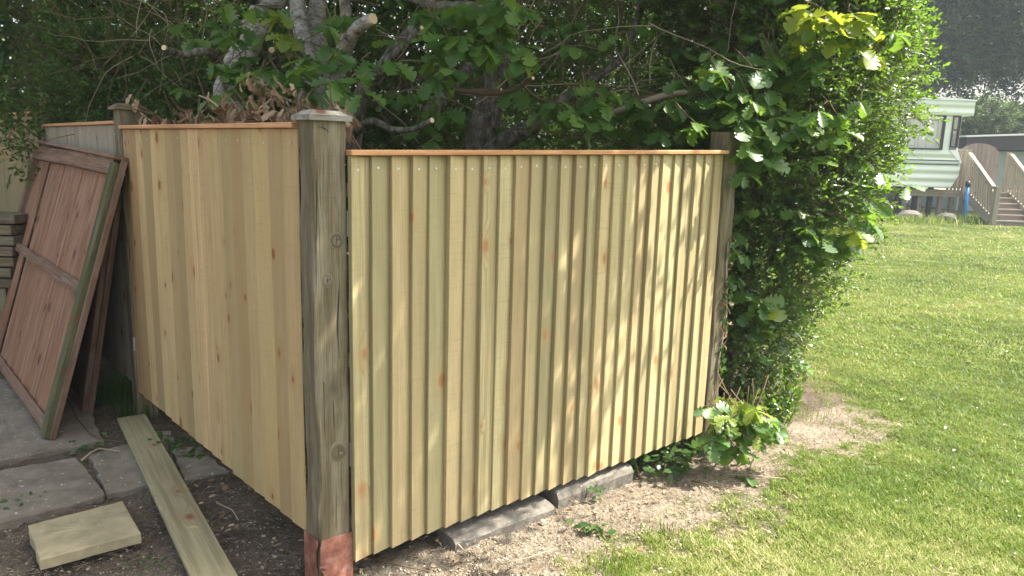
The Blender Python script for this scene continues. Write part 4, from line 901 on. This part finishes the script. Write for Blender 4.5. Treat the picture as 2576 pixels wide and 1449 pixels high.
m = MB(); m.prism([np.array([xx(2384), Yc-.01, zr(377)]), np.array([xx(2406), Yc-.01, zr(377)]), np.array([xx(2420), Yc-.01, zr(409)]), np.array([xx(2417), Yc-.01, zr(410)])], np.array([0, 3.0, 0])); m.build('bay_sill', M['white_trim'], car)
for x in (2285, 2330, 2368):
    b = MB(); b.box(np.array([xx(x), Yc+.4, -.05]), ax(.12), np.array([0, .12, 0]), Z_*(zr(473)+.05)); b.build('support_leg', M['felt'], car)
# decking with balustrade, gate and steps
deck = empty('deck_steps', X(2500, 560, 20.8)*np.array([1, 1, 0]), 'timber deck with steps, sloping handrails and upright balusters beside the caravan', 'deck')
Yd = 22.3; Yf = 20.7; zd = AT(2460, 478, Yd)[2]
def P3(px, py, Y): return AT(px, py, Y)
def bar(a, b, w, t, nm, mat='deck', par=None):
    a, b = np.array(a, float), np.array(b, float); d = b-a; s_ = nrm(np.cross(d, [0, 1., 0])) if abs(nrm(d)[1]) < .9 else np.array([1., 0, 0])
    u2 = nrm(np.cross(d, s_)); m = MB(); m.box(a-s_*w/2-u2*t/2, s_*w, u2*t, d); return m.build(nm, M[mat], par or deck)
nb = P3(2497, 560, Yf); tb = P3(2437, 478, Yd)
bar([nb[0], Yf, -.05], [nb[0], Yf, AT(2497, 468, Yf)[2]], .13, .13, 'newel_post')
tl = AT(2437, 383, Yd); bar([tl[0], Yd, -.05], [tl[0], Yd, AT(2437, 376, Yd)[2]], .12, .12, 'newel_post')
W_ = 1.22
for off in (0, W_):
    o = ax(off)
    if off: bar(np.array([nb[0], Yf, -.05])+o, np.array([nb[0], Yf, AT(2497, 468, Yf)[2]])+o, .13, .13, 'newel_post'); bar(np.array([tl[0], Yd, -.05])+o, np.array([tl[0], Yd, AT(2437, 380, Yd)[2]])+o, .12, .12, 'newel_post')
    h0 = AT(2440, 386, Yd-.1); h1 = AT(2500, 471, Yf); bar(h0+o, h1+o, .12, .06, 'handrail', 'cap_pine' if 0 else 'deck')
    s0 = np.array([tl[0], Yd-.1, zd-.12]); s1 = np.array([nb[0], Yf, .06]); bar(s0+o, s1+o, .05, .26, 'stringer')
    for k in range(1, 11):
        f = k/11; lo = s0+(s1-s0)*f+Z_*.12+o; hi = h0+(h1-h0)*f-Z_*.04+o; bar(lo, hi, .045, .045, 'baluster')
ns = 6
for k in range(ns):
    f = (k+.5)/ns; c = np.array([tl[0], Yd-.05, zd])*(1-f)+np.array([nb[0], Yf+.05, 0.02])*f
    b = MB(); b.box(c+np.array([.04, -.14, 0]), np.array([0, .32, 0]), Z_*.035, ax(W_-.08)); b.build('tread', M['deck'], deck)
    b = MB(); b.box(c+np.array([.045, -.12, -.17]), np.array([0, .02, 0]), Z_*.168, ax(W_-.09)); b.build('riser', M['gatewood'], deck)
b = MB(); b.box(np.array([xx(2300), Yd, zd-.22]), np.array([0, 1.6, 0]), Z_*.2, ax(tl[0]+W_+1.5-xx(2300))); b.build('deck_floor', M['deck'], deck)
for x in (2300, 2340, 2395, 2425): b = MB(); b.box(np.array([xx(x), Yd+.1, -.05]), ax(.12), np.array([0, .12, 0]), Z_*(zd-.18)); b.build('support_post', M['deck'], deck)
for k in range(6):
    x = xx(2406)+k*.11; b = MB(); b.box(np.array([x, Yd+.02, zd-.05]), ax(.075), np.array([0, .02, 0]), Z_*(AT(2420, 378, Yd)[2]-zd)); b.build('fence_picket', M['deck'], deck)
b = MB(); b.box(np.array([xx(2402), Yd-.01, AT(2420, 376, Yd)[2]-.03]), Z_*.05, np.array([0, .06, 0]), ax(xx(2438)-xx(2402)+.1)); b.build('top_rail', M['deck'], deck)
gate = empty('arched_gate', np.array([tl[0]+.6, Yd+.9, zd]), 'arch topped plank gate at the head of the deck steps', 'gate')
npk = 9; gw = 1.26; gx0 = tl[0]+.06; gzb = zd+.02; gt0 = AT(2490, 395, Yd+.6)[2]; gt1 = AT(2490, 361, Yd+.6)[2]; m = MB()
for k in range(npk):
    a = gx0+gw*k/npk; w = gw/npk-.008; hh = []
    top = lambda x: gt0+(gt1-gt0)*math.sqrt(max(0, 1-((x-gx0-gw/2)/(gw/2))**2))
    xs = np.linspace(a, a+w, 5); poly = [np.array([a, Yd+.6, gzb]), np.array([a+w, Yd+.6, gzb])]+[np.array([x, Yd+.6, top(x)]) for x in xs[::-1]]
    m.prism(poly, (0, .025, 0))
m.build('planks', M['gatewood'], gate); b = MB(); [b.box(np.array([gx0, Yd+.627, gzb+z]), Z_*.1, np.array([0, .03, 0]), ax(gw)) for z in (.2, 1.0)]; b.build('ledges', M['gatewood'], gate)
pipe = empty('standpipe', G(2431, 562), 'blue water standpipe with black head at the lawn edge', 'standpipe')
q0 = G(2427, 561); q1 = AT(2434, 470, q0[1]); b = MB(); b.tube([q0-Z_*.05, q1], [.045, .045], 10); b.build('pipe', M['blue'], pipe, True)
b = MB(); b.tube([q1, q1+Z_*.06, q1+Z_*.13, q1+np.array([.03, 0, .16])], [.055, .075, .07, .03], 10); b.build('head', M['black'], pipe, True)
# shed behind
shed = empty('dark_roofed_building', X(2520, 500, 27)*np.array([1, 1, 0]), 'low dark roofed building behind the gate at the right edge', 'building')
Ys = 27.; sa = AT(2432, 345, Ys); sb = AT(2640, 335, Ys); sc = AT(2438, 372, Ys)
m = MB(); m.prism([np.array([sa[0], Ys, sa[2]-.45]), np.array([sb[0]+3, Ys, sa[2]-.30]), np.array([sb[0]+3, Ys, sb[2]+.12]), np.array([sa[0], Ys, sa[2]])], (0, 4, 0)); m.build('roof', M['felt'], shed)
b = MB(); b.box(np.array([sa[0]-.05, Ys-.03, sa[2]+.003]), Z_*.06, np.array([0, 4.1, 0]), np.array([sb[0]+3.05-sa[0], 0, (sb[2]+.12-sa[2])])); b.build('roof_edge', M['white_trim'], shed)
b = MB(); b.box(np.array([sa[0]+.1, Ys+.25, -.05]), ax(sb[0]+2.6-sa[0]), np.array([0, 3.4, 0]), Z_*(sa[2]-.40)); b.build('wall', M['shedwall'], shed)
# rough strip with weeds and stones under the caravan
tuft('weed_strip', 2330, 557, 500, .9, .22, 'tall dry weeds and grass in the strip under the caravan', w=.010, rr=(.2, 1.), cat='weeds')
tuft('weed_strip', 2440, 560, 300, .4, .28, 'tall grass around the foot of the deck steps', w=.010, rr=(.1, .8), cat='weeds')
tuft('weed_strip', 2250, 556, 400, .7, .2, 'weeds left of the pale stone under the caravan', w=.010, rr=(.1, .9), cat='weeds')
for (x, y, s_, lb) in ((2285, 554, .28, 'upright pale stone block in the weeds under the caravan'), (2378, 557, .24, 'low rounded grey stone at the lawn edge before the deck')):
    import bmesh
    bm = bmesh.new(); bmesh.ops.create_icosphere(bm, subdivisions=2, radius=s_); 
    for v_ in bm.verts: v_.co = Vector((v_.co.x*1.3, v_.co.y, v_.co.z*.75))*(1+random.uniform(-.14, .14))
    me = bpy.data.meshes.new('stone'); bm.to_mesh(me); bm.free(); o = link('stone', me, M['rock']); o.location = [float(q) for q in (G(x, y)+Z_*s_*.3)]; tag(o, lb, 'stone')
# far hedge and big tree
h1 = [(AT(x, y, 31)[0], 31, AT(x, y, 31)[2], r, 1.2, r2) for x, y, r, r2 in ((2410,330,1.1,.8),(2460,320,1.4,1.1),(2520,325,1.5,.9),(2580,330,1.5,.9),(2650,320,1.5,1.),(2480,380,1.8,1.2),(2580,385,1.8,1.2),(2400,385,1.2,1.0),(2330,380,1.5,1.5))]
bush('far_hedge', h1, 7000, 7, .13, .4, M['leaf_hedge_far'], 'rounded evergreen hedge beyond the deck and dark roof', 'hedge', shell=.7, stem=.008)
Yt = 28.
cb = [(2460,215,.35,.3),(2385,225,.5,.3),(2550,215,.35,.35),(2535,240,.22,.2),(2330,-40,2.6,2.2),(2440,20,2.3,1.8),(2400,110,1.6,1.2),(2350,175,1.2,.55),(2500,-40,2.6,2.4),(2580,40,2.2,1.7),(2530,130,1.1,1.0),(2510,190,.55,.45),(2575,130,.8,.6),(2660,110,1.2,.8),(2290,120,1.6,1.4),(2430,190,.45,.35),(2475,120,.9,.7),(2700,-20,2.6,2.2),(2250,200,1.3,.9)]
tb_ = [(AT(x, y, Yt)[0], Yt+random.uniform(-1, 1), AT(x, y, Yt)[2], r, r*.9, r2) for x, y, r, r2 in cb]
far = bush('far_tree', tb_, 9500, 7, .15, .5, M['leaf_far'], 'huge dark tree towering over the caravan in the top right corner', 'tree', shell=.45, stem=.008, part='crown')
x0 = AT(2300, 300, Yt)[0]; m = MB(); q = bez([(x0, Yt+1.4, 0, .45), (x0+.2, Yt+1.2, 3, .36), (x0+1, Yt+1, 6, .28), (x0+2.2, Yt+.5, 9, .15)], 4); m.tube(q[:, :3], q[:, 3], 10, True, .08); m.build('trunk', M['bark'], far, True)
for dx, z in ((3.2, 5.4), (-2.2, 6.2), (4.6, 6.6), (1.4, 8.5)):
    m = MB(); q = bez([(x0+.3, Yt+1.2, 3.6, .16), (x0+dx*.5, Yt+.8, (3.6+z)/2+.4, .11), (x0+dx, Yt+.3, z, .04)], 4); m.tube(q[:, :3], q[:, 3], 8, True, .08); m.build('limb', M['bark'], far, True)

b = MB(); b.box((-45, -6, -1.), (90, 0, 0), (0, 60, 0), (0, 0, 15.5)); N = NT('glare_veil'); v = N.n('VolumePrincipled', {'Color': (.78, .9, 1, 1), 'Density': .0015, 'Anisotropy': .2}); N.t.links.new(v.outputs[0], N.out.inputs['Volume'])  # thin volume added over the scene, stands in for veiling lens glare
tag(b.build('glare_veil', N.m), 'thin volume added to imitate lens glare over the lawn', 'glare_veil', kind='stuff')
# ================================================================ LIGHT, SKY, CAMERA
w = bpy.data.worlds.new('World'); S.world = w; w.use_nodes = True; nt = w.node_tree
bg = nt.nodes['Background']; sky = nt.nodes.new('ShaderNodeTexSky'); sky.sky_type = 'NISHITA'; sky.sun_disc = False
sky.sun_elevation = math.radians(54); sky.sun_rotation = math.radians(90-SAZ); sky.air_density = 1.2; sky.dust_density = 5.; sky.ozone_density = 1.
hs = nt.nodes.new('ShaderNodeHueSaturation'); hs.inputs['Saturation'].default_value = .55; nt.links.new(sky.outputs[0], hs.inputs['Color']); nt.links.new(hs.outputs[0], bg.inputs[0]); bg.inputs[1].default_value = .15
sl = bpy.data.lights.new('sun', 'SUN'); sl.energy = 5.0; sl.angle = math.radians(.53); sl.color = (1, .93, .82)
so_ = bpy.data.objects.new('sun', sl); COL.objects.link(so_); so_.rotation_euler = Vector(SUN).to_track_quat('Z', 'Y').to_euler(); so_.location = (0, 0, 12)
cd = bpy.data.cameras.new('camera'); cd.sensor_width = 36; cd.lens = FL/2576*36; cd.clip_end = 500; cd.clip_start = .05
co = bpy.data.objects.new('camera', cd); COL.objects.link(co)
from mathutils import Matrix
Rm = Matrix(((RT[0], UP[0], -FW[0]), (RT[1], UP[1], -FW[1]), (RT[2], UP[2], -FW[2])))
co.matrix_world = Matrix.Translation((0, 0, HC)) @ Rm.to_4x4(); S.camera = co
S.view_settings.view_transform = 'Standard'; S.view_settings.look = 'None'; S.view_settings.gamma = 1.; S.view_settings.exposure = 1.5
S.cycles.max_bounces = 8; S.cycles.transparent_max_bounces = 8
